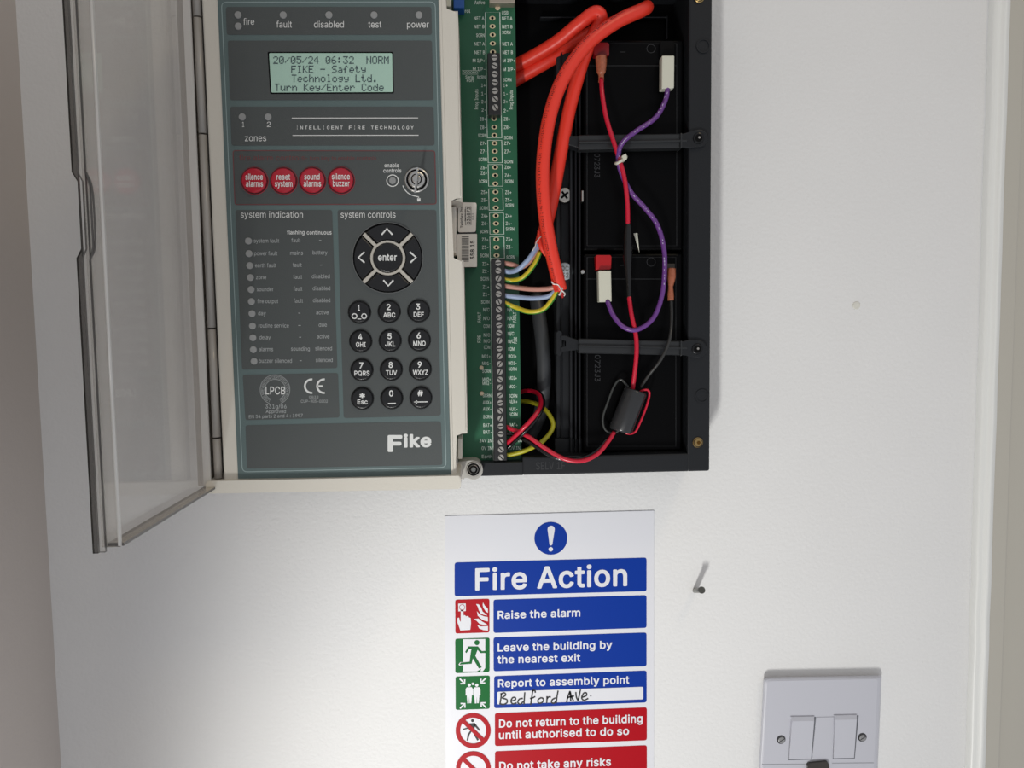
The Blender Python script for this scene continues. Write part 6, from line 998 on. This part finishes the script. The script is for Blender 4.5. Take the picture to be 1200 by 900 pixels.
# ------------------------------------------------------------------ red fire cables with their cores
def smoothput(name, bm, m, par, **k): return put(name, bm, m, par, **k)
FC = 'red sheathed fire cables in the box'
ca = empty('fire_cable', P(648, 200, 0.03), 'red cable looping behind, its blue and green-yellow cores ending highest on the strip', 'cable', FC)
bm = bmesh.new(); tube_px(bm, [(588, 84, 0.012), (612, 73, 0.018), (650, 51, 0.030), (680, 27, 0.041), (697, 15, 0.044), (704, 21, 0.043), (695, 42, 0.039), (682, 75, 0.040), (668, 125, 0.041), (657, 180, 0.042), (647, 235, 0.043), (637, 275, 0.045), (634, 288, 0.046)], 0.0044, sides=14)
put('sheath', bm, cable_m, ca)
cb = empty('fire_cable', P(640, 250, 0.05), 'red printed cable in front, split open at its lower end beside the rail', 'cable', FC)
BP = [(590, 102, 0.010), (614, 88, 0.014), (650, 67, 0.020), (690, 40, 0.021), (735, 20, 0.024), (757, 9, 0.032), (752, 12, 0.042), (722, 26, 0.050), (688, 52, 0.056), (660, 92, 0.060), (644, 137, 0.062), (636.5, 190, 0.062), (637.5, 240, 0.060), (644.5, 287, 0.056), (654, 328, 0.053), (657, 340, 0.052)]
bm = bmesh.new(); tube_px(bm, BP, 0.0044, sides=14)
sh = put('sheath', bm, cable_m, cb)
# printing along the sheath
bm = bmesh.new(); path = spline([P(*p) for p in BP[6:]], 26)
for i in range(1, len(path) - 2):
    if random.random() < 0.16: continue
    t = (path[i + 1] - path[i - 1]).normalized(); nv = Vector((0, -1, 0)); nv = (nv - t * nv.dot(t)).normalized(); sd = t.cross(nv)
    if sd.x > 0: sd = -sd
    L_ = (path[i + 1] - path[i]).length * random.uniform(0.3, 0.62); hw_ = random.choice((0.10, 0.16, 0.22)); o_ = random.uniform(-0.05, 0.05)
    q4 = []
    for ds, an in ((-L_ / 2, -hw_), (L_ / 2, -hw_), (L_ / 2, hw_), (-L_ / 2, hw_)):
        ph = 0.62 + an + o_
        q4.append(path[i] + t * ds + (nv * math.cos(ph) + sd * math.sin(ph)) * 0.0044 * 1.012)
    face(bm, q4)
put('sheath_print', bm, cable_print_m, sh)
# sliced end of the sheath
bm = bmesh.new(); tube_px(bm, [(655, 334, 0.053), (658, 343, 0.052), (659.5, 349, 0.051)], [0.0030, 0.0017, 0.0006], sides=8); put('sheath_flap', bm, mat('sheath_dark', (170, 30, 26), 0.4), cb)
bm = bmesh.new(); tube_px(bm, [(631, 270, 0.049), (634, 288, 0.050), (639, 300, 0.050)], [0.0008, 0.0018, 0.0006], sides=8); put('sheath_flap', bm, cable_m, ca)
RC = 0.00165
def core(par, name, pts, m, r=RC, label=None): 
    bm = bmesh.new(); tube_px(bm, pts, r, sides=10); return put(name, bm, m, par, label=label)
HC = H_PCB + 0.004
core(ca, 'core', [(588, 308, HC), (600, 310, HC), (611, 313, HC + 0.002), (622, 305, 0.044), (632, 288, 0.046)], core_br_m, label='brown core')
core(ca, 'core', [(589, 317, HC), (598, 318.5, HC + 0.001), (608, 315, 0.046), (620, 303, 0.049), (630, 288, 0.048), (634, 279, 0.046)], core_bl_m, label='pale blue core')
def earth(par, pts, r=RC):
    bm = bmesh.new(); tube_px(bm, pts, r, sides=10)
    bm.normal_update()
    for f in bm.faces:
        if f.normal.z - f.normal.x * 0.6 < -0.35: f.material_index = 1
    return put('core', bm, [core_ye_m, core_gr_m], par, label='green and yellow earth core')
earth(ca, [(589, 327.5, HC), (600, 328.5, HC), (613, 325, 0.045), (626, 310, 0.046), (633, 295, 0.046)])
core(cb, 'core', [(589, 335, HC), (605, 337, HC), (625, 339, 0.045), (645, 338, 0.050), (656, 333, 0.052)], core_br_m, label='brown core')
core(cb, 'core', [(589, 346, HC), (605, 348, HC), (625, 349.5, 0.044), (643, 347, 0.048), (654, 338, 0.051)], core_bl_m, label='pale blue core')
earth(cb, [(590, 354.5, HC), (603, 360, HC), (620, 365.5, 0.045), (636, 363, 0.048), (647, 351, 0.050), (654, 338, 0.051)])
def sliver(par, pts, wd, h): 
    bm = bmesh.new(); tube_px(bm, [(u, v, h) for u, v in pts], wd * pxw(h) / 2, sides=6); put('foil_shred', bm, foil_m, par)
sliver(ca, [(634, 277), (629, 283), (627, 289), (624, 294)], 1.6, 0.0505)
sliver(cb, [(646, 330), (649, 333), (654, 334), (658, 340), (662, 344), (661, 347)], 1.5, 0.057)
sliver(cb, [(659, 337), (657, 343), (655, 346)], 2.6, 0.056)

# grey mains flex
bm = bmesh.new(); tube_px(bm, [(628, 346, 0.010), (632, 372, 0.016), (636, 405, 0.020), (637.5, 440, 0.020), (635, 475, 0.016), (627, 500, 0.010), (615, 520, 0.008)], 0.0050, sides=14)
o = put('mains_flex', bm, flex_m); tag(o, 'dark grey round flex curving down behind the circuit board edge', 'cable')

# ------------------------------------------------------------------ battery leads and link
lead = empty('red_wire', P(735, 250, 0.05), 'red wire with crimp on the upper battery, running through a black sleeve', 'wire')
RW = 0.00150
bm = bmesh.new(); tube_px(bm, [(704.5, 92, 0.044), (706, 112, 0.048), (711, 140, 0.050), (722, 175, 0.052), (731, 205, 0.052), (735, 235, 0.050), (736, 268, 0.048)], RW, sides=10); put('conductor', bm, wire_red_m, lead)
bm = bmesh.new(); tube_px(bm, [(737, 346, 0.046), (740, 368, 0.050), (745, 392, 0.052), (746, 412, 0.052), (744, 435, 0.050), (741, 458, 0.047)], RW, sides=10); put('conductor', bm, wire_red_m, lead)
bm = bmesh.new(); tube_px(bm, [(704, 66, 0.042), (704.5, 72, 0.042), (704.5, 84, 0.043), (704.5, 88, 0.043), (704.5, 96, 0.044)], [0.0036, 0.0038, 0.0030, 0.0019, 0.0018], sides=12); put('crimp_terminal', bm, crimp_m, lead, label='translucent copper coloured crimp sleeve')
bm = bmesh.new(); tube_px(bm, [(736, 262, 0.048), (735.5, 275, 0.048), (735.5, 300, 0.048), (736, 312, 0.048), (737, 335, 0.047), (737, 352, 0.046)], [0.0018, 0.0030, 0.0033, 0.0026, 0.0017, 0.0015], sides=12)
put('fuse_sleeve', bm, wire_blk_m, lead, label='black heat shrink sleeve')
bm = bmesh.new(); prism(bm, [(742.5, 273.5), (747, 273), (749.3, 296)], 0.0375, 0.0380); put('paper_tag', bm, conn_m, lead, label='white pointed tag')

bm = bmesh.new()
lb = empty('black_wire', P(780, 390, 0.04), 'thin black wire from the copper crimp on the lower battery to the ferrite', 'wire')
tube_px(bm, [(786.5, 345, 0.042), (787, 375, 0.046), (784, 400, 0.052), (774, 422, 0.052), (760, 440, 0.048), (750, 455, 0.046)], 0.0011, sides=8); put('conductor', bm, mat('wire_black_grey', (48, 48, 47), 0.3), lb)
bm = bmesh.new(); tube_px(bm, [(787, 315, 0.041), (787, 325, 0.042), (786, 336, 0.042), (786, 344, 0.042), (786, 352, 0.042)], [0.0028, 0.0028, 0.0016, 0.0021, 0.0022], sides=10); put('crimp_terminal', bm, crimp_m, lb, label='copper coloured crimp sleeve')

lk = empty('purple_wire', P(770, 250, 0.05), 'purple link wire curving between two white connectors', 'wire')
bm = bmesh.new(); tube_px(bm, [(782.5, 100, 0.044), (780, 117, 0.046), (768, 138, 0.049), (745, 154, 0.053), (729, 168, 0.054), (724.5, 185, 0.052), (729, 205, 0.049), (740, 226, 0.048), (756, 244, 0.048), (770, 263, 0.048), (777.5, 288, 0.048), (779, 312, 0.050), (776, 345, 0.051), (766, 372, 0.052), (748, 386, 0.053), (732, 384, 0.052), (719, 370, 0.049), (711.5, 352, 0.045)], 0.00160, sides=10); put('conductor', bm, wire_pur_m, lk)
bm = bmesh.new(); prism(bm, [(775.8, 65), (790.4, 65), (790, 103), (775.5, 104)], H_BAT + 0.003, H_BAT + 0.010, 0.0006, 2); put('connector_housing', bm, conn_m, lk, label='white nylon connector')
bm = bmesh.new(); prism(bm, [(701.3, 317), (716.2, 317), (716.9, 353.5), (702, 354)], H_BAT + 0.003, H_BAT + 0.010, 0.0006, 2); put('connector_housing', bm, conn_m, lk, label='white nylon connector')
pw = spline([Vector(p) for p in ((782, 108, .0485), (768, 138, .0512), (745, 154, .0552), (729, 168, .0562), (726, 185, .0542), (729, 205, .0512), (740, 226, .0502), (756, 244, .0502), (770, 263, .0502), (777.5, 288, .0502), (778.6, 312, .0522), (777.6, 335, .053))], 7)
bm = bmesh.new()
for i in range(0, len(pw) - 1):
    if random.random() < 0.55:
        a, b = pw[i], pw[i].lerp(pw[i + 1], random.uniform(0.3, 0.8)); wv = random.uniform(0.3, 0.7)
        s = random.uniform(-0.6, 0.8)
        face(bm, [P(a.x + s - wv, a.y - 0.2, a.z), P(a.x + s + wv, a.y - 0.2, a.z), P(b.x + s + wv, b.y + 0.2, b.z), P(b.x + s - wv, b.y + 0.2, b.z)])
put('wire_print', bm, mat('wire_print', (176, 160, 196), 0.5), lk)

tie = empty('cable_tie', P(728, 186, 0.054), 'small white cable tie binding the red and purple wires', 'cable tie')
bm = bmesh.new(); tube_px(bm, [(721.5, 191.5, 0.054), (724, 191, 0.0565), (730, 187, 0.0572), (734, 183.5, 0.055)], 0.0010, sides=8); put('band', bm, conn_m, tie)
plate('head', [(728.5, 182.5), (733.8, 179.5), (735.2, 186), (731, 189)], 0.055, 0.0595, conn_m, tie, 0.0004)

fe = empty('ferrite_core', P(736, 481, 0.046), 'black ferrite cylinder clamped on the battery wires by the lower strap', 'ferrite')
bm = bmesh.new(); tube_px(bm, [(745.3, 457, 0.047), (744.6, 459, 0.047), (727.6, 503, 0.047), (727, 505, 0.047)], [0.0072, 0.0079, 0.0079, 0.0072], sides=28, smooth_path=False); put('body', bm, ferrite_m, fe)

# red and black pair from the board through the ferrite
pair = empty('red_and_black_wires', P(660, 535, 0.045), 'red and black twin wires from the lowest terminals, looped round the ferrite', 'wire')
bm = bmesh.new(); tube_px(bm, [(590, 499, HC), (600, 503, HC + 0.002), (618, 511, 0.047), (640, 526, 0.050), (662, 538, 0.053), (682, 540, 0.054), (700, 532, 0.052), (713, 517, 0.048), (720, 506, 0.046)], RW, sides=10); put('red_strand', bm, wire_red_m, pair)
bm = bmesh.new(); tube_px(bm, [(590, 508, HC), (602, 510, HC), (620, 518, 0.045), (640, 531, 0.049), (660, 538.5, 0.0515), (682, 537, 0.051), (699, 529, 0.049), (712, 514, 0.046)], 0.00145, sides=10); put('black_strand', bm, wire_blk_m, pair)
bm = bmesh.new(); tube_px(bm, [(748, 462, 0.046), (752, 458, 0.050), (759, 457, 0.050), (761, 463, 0.049), (757, 478, 0.048), (748, 500, 0.047), (743, 507, 0.046), (735, 508, 0.046), (729, 503, 0.045)], 0.0008, sides=8); put('red_loop', bm, wire_red_m, pair)
bm = bmesh.new(); tube_px(bm, [(738, 456, 0.044), (728, 445, 0.042), (720, 452, 0.042), (712, 472, 0.042), (706.5, 490, 0.042), (709, 503, 0.042), (718, 508, 0.043), (726, 504, 0.044)], 0.0008, sides=8); put('black_loop', bm, mat('wire_dark_grey', (60, 62, 61), 0.3), pair)  # thin loop, greyer than the black strand

sup = empty('red_and_black_wires', P(615, 495, 0.04), 'short red and black wires bent up from the supply terminals behind the board', 'wire')
bm = bmesh.new(); tube_px(bm, [(590, 521, HC), (597, 517, HC + 0.003), (615, 500, 0.052), (629, 484, 0.050), (634, 472, 0.040), (630, 461, 0.028), (617, 458, 0.018), (604, 462, 0.010)], RW, sides=10); put('red_strand', bm, wire_red_m, sup)
bm = bmesh.new(); tube_px(bm, [(592, 528, HC), (600, 520.5, HC + 0.002), (616, 505, 0.049), (630, 489, 0.047), (637, 474, 0.038), (633, 461, 0.026), (617, 455, 0.016)], 0.00125, sides=10); put('black_strand', bm, wire_blk_m, sup)
ew = bmesh.new(); tube_px(ew, [(590, 533.5, HC), (600, 532.5, HC), (618, 527, 0.042), (637, 516, 0.040), (648, 500, 0.036), (643, 485, 0.030), (630, 474, 0.022), (612, 470, 0.014), (600, 474, 0.009)], 0.00155, sides=10)
o = put('earth_wire', ew, mat('earth_yellow', (176, 172, 38), 0.4)); tag(o, 'yellow and green earth wire curling from the bottom terminal', 'wire')

# ------------------------------------------------------------------ fire action sign
sg = empty('fire_action_sign', P(644, 760, 0), 'white fire action sign with blue, green and red instruction panels below the unit', 'sign')
h0 = 0.0007
sb = plate('sign_board', rquad([(521.2, 604.8), (766.5, 598.4), (766.2, 924), (522.6, 932)], 1), 0.0, h0, sign_m, sg, 0.0002)
L1, L2, L3, L4 = h0 + E, h0 + 2 * E, h0 + 3 * E, h0 + 4 * E
def panel(name, c, m, r=3):
    bm = bmesh.new(); flat(bm, rquad(c, r), L1); return put(name, bm, m, sg)
p_ = panel('heading_panel', [(532.7, 659.2), (757.7, 653.4), (757.7, 692.8), (532.7, 698.8)], sblue_m)
bm = bmesh.new(); text(bm, 'Fire Action', 556.9, 735, 692.0, 26, L2, bold=0.02, slope=-5.2); put('heading_lettering', bm, sign_m, p_)
bm = bmesh.new(); flat(bm, circ(645.5, 630.8, 19.3, 40), L1); p_ = put('mandatory_symbol', bm, sblue_m, sg)
bm = bmesh.new(); flat(bm, circ(645.9, 620.2, 4.2, 12, 180, 360) + [(647.2, 638.2), (645.5, 639.4), (644, 638.2)], L2); flat(bm, circ(645.4, 643.6, 2.6, 14), L2); put('exclamation_mark', bm, sign_m, p_)
def row(c, m, lines, name='instruction_panel'):
    p = panel(name, c, m); bm = bmesh.new()
    for t_, a, b, v, cap, sl in lines: text(bm, t_, a, b, v, cap, L2, bold=0.016, slope=sl)
    put('lettering', bm, sign_m, p); return p
row([(578.3, 702.8), (757.7, 697.4), (757.7, 735.8), (578.3, 741.8)], sblue_m, [('Raise the alarm', 583.2, 680, 725.4, 9.4, -2.9)])
row([(578.3, 747), (757.7, 741.2), (757.7, 780.8), (578.5, 786.8)], sblue_m, [('Leave the building by', 583.2, 717.5, 763.6, 9.4, -3.6), ('the nearest exit', 583, 680, 777.6, 9.4, -2.4)])
p3 = row([(579, 792.4), (757.8, 785.8), (757.8, 823.2), (579, 830)], sblue_m, [('Report to assembly point', 583.6, 737.4, 805.6, 9.3, -4.6)])
bm = bmesh.new(); flat(bm, rquad([(582.8, 810.8), (753.8, 804.8), (753.8, 819.5), (582.8, 825.6)], 1.6), L2); put('writing_space', bm, sign_m, p3)
bm = bmesh.new()
def hw(*pts): sstroke(bm, [(575 + a / 6.154, 785 + b / 6.154) for a, b in pts], 1.7, L3, 4)
hw((78, 168), (74, 205), (68, 242)); hw((70, 176), (98, 166), (108, 182), (84, 203), (116, 214), (118, 236), (92, 250), (62, 243))
hw((148, 226), (178, 216), (176, 200), (158, 202), (146, 226), (160, 246), (188, 238)); hw((232, 206), (206, 212), (196, 236), (214, 248), (236, 228)); hw((246, 162), (243, 205), (240, 250))
hw((304, 146), (296, 200), (288, 254)); hw((298, 152), (318, 150), (322, 166)); hw((284, 208), (304, 202), (322, 192)); hw((366, 200), (342, 216), (346, 240), (370, 236), (382, 214), (366, 200))
hw((406, 190), (406, 215), (404, 240)); hw((406, 210), (418, 196), (434, 196)); hw((468, 202), (444, 216), (440, 236), (458, 240), (474, 220)); hw((486, 150), (478, 196), (472, 242))
hw((548, 236), (556, 196), (572, 154)); hw((572, 154), (582, 190), (598, 226)); hw((550, 204), (574, 194), (602, 188)); hw((572, 154), (575, 195), (578, 225)); hw((614, 160), (618, 196), (630, 222)); hw((630, 222), (640, 180), (648, 140))
hw((660, 198), (690, 186), (690, 168), (672, 168), (656, 200), (672, 220), (704, 206))
flat(bm, circ(575 + 722 / 6.154, 785 + 188 / 6.154, 0.9, 10), L3)
put('handwriting', bm, ink_m, p3, label='black handwritten street name')
row([(579.9, 835.7), (758.1, 828.9), (758.1, 867.5), (580, 874.4)], sred_m, [('Do not return to the building', 584.8, 753, 852.9, 9.8, -6.2), ('until authorised to do so', 584.6, 737.2, 866.3, 9.8, -5.0)], 'prohibition_panel')
row([(580, 880.5), (758.1, 873.2), (758.1, 912), (580, 919)], sred_m, [('Do not take any risks', 585, 716, 902.6, 9.8, -5.2)], 'prohibition_panel')
# pictograms
def pic(name, c, m, r=2.5): return panel(name, c, m, r)
def at9(pts): return [(525 + a / 9, 695 + b / 9) for a, b in pts]
def at8(pts): return [(525 + a / 7.83, 785 + b / 7.83) for a, b in pts]
p_ = pic('call_point_pictogram', [(533.4, 702.8), (573.6, 701.6), (573.6, 741.2), (533.6, 742.5)], sred_m)
bm = bmesh.new()
flat(bm, at9([(108, 112), (187, 110), (188, 190), (109, 193)]), L2)
for pts in ([(135, 178), (162, 178), (164, 238), (178, 232), (190, 246), (212, 240), (220, 256), (240, 262), (243, 322), (234, 388), (130, 395), (118, 360), (100, 312), (100, 262), (116, 258), (128, 300), (134, 300)],
            [(295, 115), (325, 120), (350, 155), (365, 195), (415, 236), (378, 230), (342, 214), (325, 180), (316, 148)], [(370, 100), (386, 130), (420, 165), (422, 208), (396, 192), (372, 152), (365, 122)],
            [(305, 192), (332, 224), (380, 246), (420, 252), (422, 300), (380, 290), (340, 266), (314, 238)], [(270, 276), (320, 268), (360, 300), (415, 332), (380, 336), (332, 325), (302, 292)], [(310, 338), (346, 352), (422, 348), (422, 396), (370, 390), (330, 374)]):
    flat(bm, at9(pts), L2)
put('pictogram_figure', bm, sign_m, p_)
bm = bmesh.new(); ring(bm, at9(circ(149, 151, 31, 24)), at9(circ(149, 151, 26, 24)), L3); put('pictogram_detail', bm, sred_m, p_)
p_ = pic('exit_pictogram', [(533.4, 748.6), (573.8, 747.2), (573.8, 787.4), (533.6, 788.9)], sgreen_m)
bm = bmesh.new(); flat(bm, at9([(160, 487), (393, 484), (393, 790), (368, 826), (152, 828), (160, 800)]), L2); flat(bm, at9([(112, 752), (128, 730), (165, 728), (165, 758), (118, 764)]), L2); put('pictogram_figure', bm, sign_m, p_)
bm = bmesh.new(); flat(bm, at9(circ(305, 523, 27, 20)), L3)
flat(bm, at9([(214, 563), (316, 563), (356, 613), (396, 610), (396, 632), (345, 633), (312, 600), (288, 662), (356, 785), (325, 795), (262, 690), (250, 746), (122, 755), (134, 735), (228, 724), (238, 640), (247, 590), (224, 590), (196, 633), (180, 622)]), L3)
flat(bm, at9([(298, 832), (348, 802), (340, 832)]), L3); put('pictogram_detail', bm, sgreen_m, p_)
p_ = pic('assembly_pictogram', [(533.8, 792.9), (574, 791.6), (574, 830.6), (534, 832)], sgreen_m)
bm = bmesh.new()
flat(bm, at8(circ(228, 128, 12, 14)), L2)
for cx_ in (195, 264):
    flat(bm, at8(circ(cx_, 140, 15, 16)), L2)
    flat(bm, at8([(cx_ - 33, 176), (cx_ - 22, 160), (cx_ + 22, 158), (cx_ + 33, 174), (cx_ + 34, 232), (cx_ + 24, 234), (cx_ + 18, 306), (cx_ + 3, 306), (cx_, 240), (cx_ - 3, 308), (cx_ - 17, 308), (cx_ - 23, 236), (cx_ - 33, 234)]), L2)
for (cx_, cy_, sx, sy) in ((130, 103, 1, 1), (325, 97, -1, 1), (132, 332, 1, -1), (328, 325, -1, -1)):
    stroke(bm, at8([(cx_ - 22 * sx, cy_ - 22 * sy), (cx_ + 16 * sx, cy_ + 16 * sy)]), 1.7, L2)
    stroke(bm, at8([(cx_ - 16 * sx, cy_ + 23 * sy), (cx_ + 23 * sx, cy_ + 23 * sy), (cx_ + 23 * sx, cy_ - 16 * sy)]), 1.7, L2)
put('pictogram_figure', bm, sign_m, p_)
for k, (u, v) in enumerate(((554.5, 856.2), (554.8, 901))):
    bm = bmesh.new(); ring(bm, circ(u, v, 20.6, 40), circ(u, v, 15.2, 40), L2)
    a = math.radians(44); ca_, sa_ = math.cos(a), math.sin(a)
    flat(bm, [(u + ca_ * x - sa_ * y, v + sa_ * x + ca_ * y) for x, y in ((-16, -2.4), (16, -2.4), (16, 2.4), (-16, 2.4))], L2 + 0.5 * E); p_ = put('prohibition_symbol', bm, sred_m, sg)
    if k == 0:
        bm = bmesh.new(); flat(bm, at8(circ(225, 466, 14, 14)), L1)
        for pts in ([(194, 492), (248, 488), (250, 510), (242, 545), (215, 552), (208, 520)], [(196, 494), (206, 505), (186, 540), (140, 552), (135, 542), (176, 530)], [(244, 488), (256, 500), (297, 552), (285, 560), (240, 512)],
                    [(212, 545), (224, 556), (198, 596), (184, 648), (170, 650), (180, 592)], [(226, 548), (244, 542), (256, 590), (282, 642), (268, 650), (236, 592)]): flat(bm, at8(pts), L1)
        put('walking_figure', bm, ink_m, p_)

# ------------------------------------------------------------------ switch plate
sw = empty('wall_switch', P(960, 860, 0), 'white wall switch plate with two rockers and two screws', 'switch')
hp_ = 0.0070
def loft(bm, layers):
    rg = [[bm.verts.new(P(u, v, h)) for u, v in poly] for poly, h in layers]
    n = len(rg[0])
    for a, b in zip(rg, rg[1:]):
        for i in range(n): bm.faces.new((a[i], b[i], b[(i + 1) % n], a[(i + 1) % n]))
    bm.faces.new(rg[-1][::-1])
def pq(i, r): return rquad([(894.8 + i, 793.8 + i), (1033.2 - i, 791.3 + i), (1027 - i, 935 - i), (887.5 + i, 938 - i)], r, 5)
bm = bmesh.new(); loft(bm, [(pq(0, 4), 0.0), (pq(0, 4), 0.0040), (pq(0.7, 4), 0.0052), (pq(2.2, 4), 0.0063), (pq(4.5, 4), hp_)])
plt = put('switch_plate', bm, plate_m, sw)
def rocker(c):
    bm = bmesh.new()
    h1, h2 = hp_ + 0.0008, hp_ + 0.0026
    tl, tr, br, bl = c
    A, B_, C_, D_ = P(*tl, h2), P(*tr, h2), P(*br, h1), P(*bl, h1)
    s = [Vector((v.x, -hp_ + 0.002, v.z)) for v in (A, B_, C_, D_)]
    k1, k2 = A + Vector((0.0006, 0.0004, -0.0028)), B_ + Vector((-0.0006, 0.0004, -0.0028))
    A2, B2 = A + Vector((0, 0.0018, 0)), B_ + Vector((0, 0.0018, 0))
    V = [bm.verts.new(v) for v in (A2, B2, k2, k1, C_, D_, *s)]
    for f in ((0, 1, 2, 3), (3, 2, 4, 5), (0, 3, 5, 9, 6), (1, 7, 8, 4, 2), (5, 4, 8, 9), (0, 6, 7, 1)): bm.faces.new([V[i] for i in f])
    return put('rocker', bm, plate_m, sw)
gap = mat('switch_gap', (96, 98, 104), 0.5)
for c in (((927.8, 841.4), (955.4, 841), (950.6, 889.2), (924.8, 890)), ((978.6, 839.8), (1005.4, 839.2), (1000.8, 888.2), (976.8, 888.6))):
    ex = [(c[0][0] - 0.9, c[0][1] - 0.9), (c[1][0] + 0.9, c[1][1] - 0.9), (c[2][0] + 0.9, c[2][1] + 0.9), (c[3][0] - 0.9, c[3][1] + 0.9)]
    bm = bmesh.new(); flat(bm, ex, hp_ + 0.0001); put('rocker_gap', bm, gap, sw)
    rocker(c)
plate('centre_insert', [(957, 840.6), (977, 840.3), (974.5, 888.7), (952.5, 889)], hp_ - 0.001, hp_ + 0.0004, plate_m, sw, 0.0001)
for u, v in ((915.3, 866.6), (1010.4, 864)):
    bm = bmesh.new(); c = P(u, v, hp_); q = pxw(hp_)
    n = 20; pr = [(5.9, 0.0001), (5.4, -0.0000), (4.9, 0.0001)]
    disc_w(bm, c, 5.6 * q, hp_ - 0.001, hp_ + 0.00012, 20, 0, 1, 1); disc_w(bm, c + Vector((0.0004, 0, -0.0005)), 4.2 * q, hp_ - 0.001, hp_ + 0.0005, 20, 0.0004, 2, 0)
    face(bm, [c + Vector((a * q + 0.0004, -(0.00056), b * q - 0.0005)) for a, b in ((-3.6, -1.6), (-3.0, -2.4), (3.6, 1.6), (3.0, 2.4))], 1)
    put('plate_screw', bm, [mat('screw_grey', (150, 150, 150), 0.4, metal=0.4), mat('screw_hole', (48, 48, 50), 0.6)], sw)
plate('cable_outlet', rquad([(946.5, 895), (971, 892.5), (973, 915), (945, 915)], 3), hp_ - 0.001, hp_ + 0.0022, neon_m, sw, 0.0008, label='dark outlet at the lower edge')
bm = bmesh.new(); stroke(bm, [(893, 896), (944, 895.5)], 0.8, hp_ + 0.0001); stroke(bm, [(975, 894.5), (1024, 894)], 0.8, hp_ + 0.0001); put('plate_seam', bm, mat('seam_grey', (150, 152, 158), 0.5), sw)

# ------------------------------------------------------------------ nail
nl = empty('wall_nail', P(813, 692, 0), 'small grey screw sticking out of the bare wall', 'screw')
bm = bmesh.new(); a_, b_ = P(813.5, 692, -0.002), P(822, 691.5, 0.016); tube(bm, [a_, b_], 0.0019, sides=10, smooth_path=False); put('shank', bm, mat('nail_shank', (150, 150, 146), 0.4, metal=0.6), nl)
bm = bmesh.new(); d = (b_ - a_).normalized(); tube(bm, [b_, b_ + d * 0.0012], 0.0025, sides=16, smooth_path=False); put('head', bm, nail_m, nl)
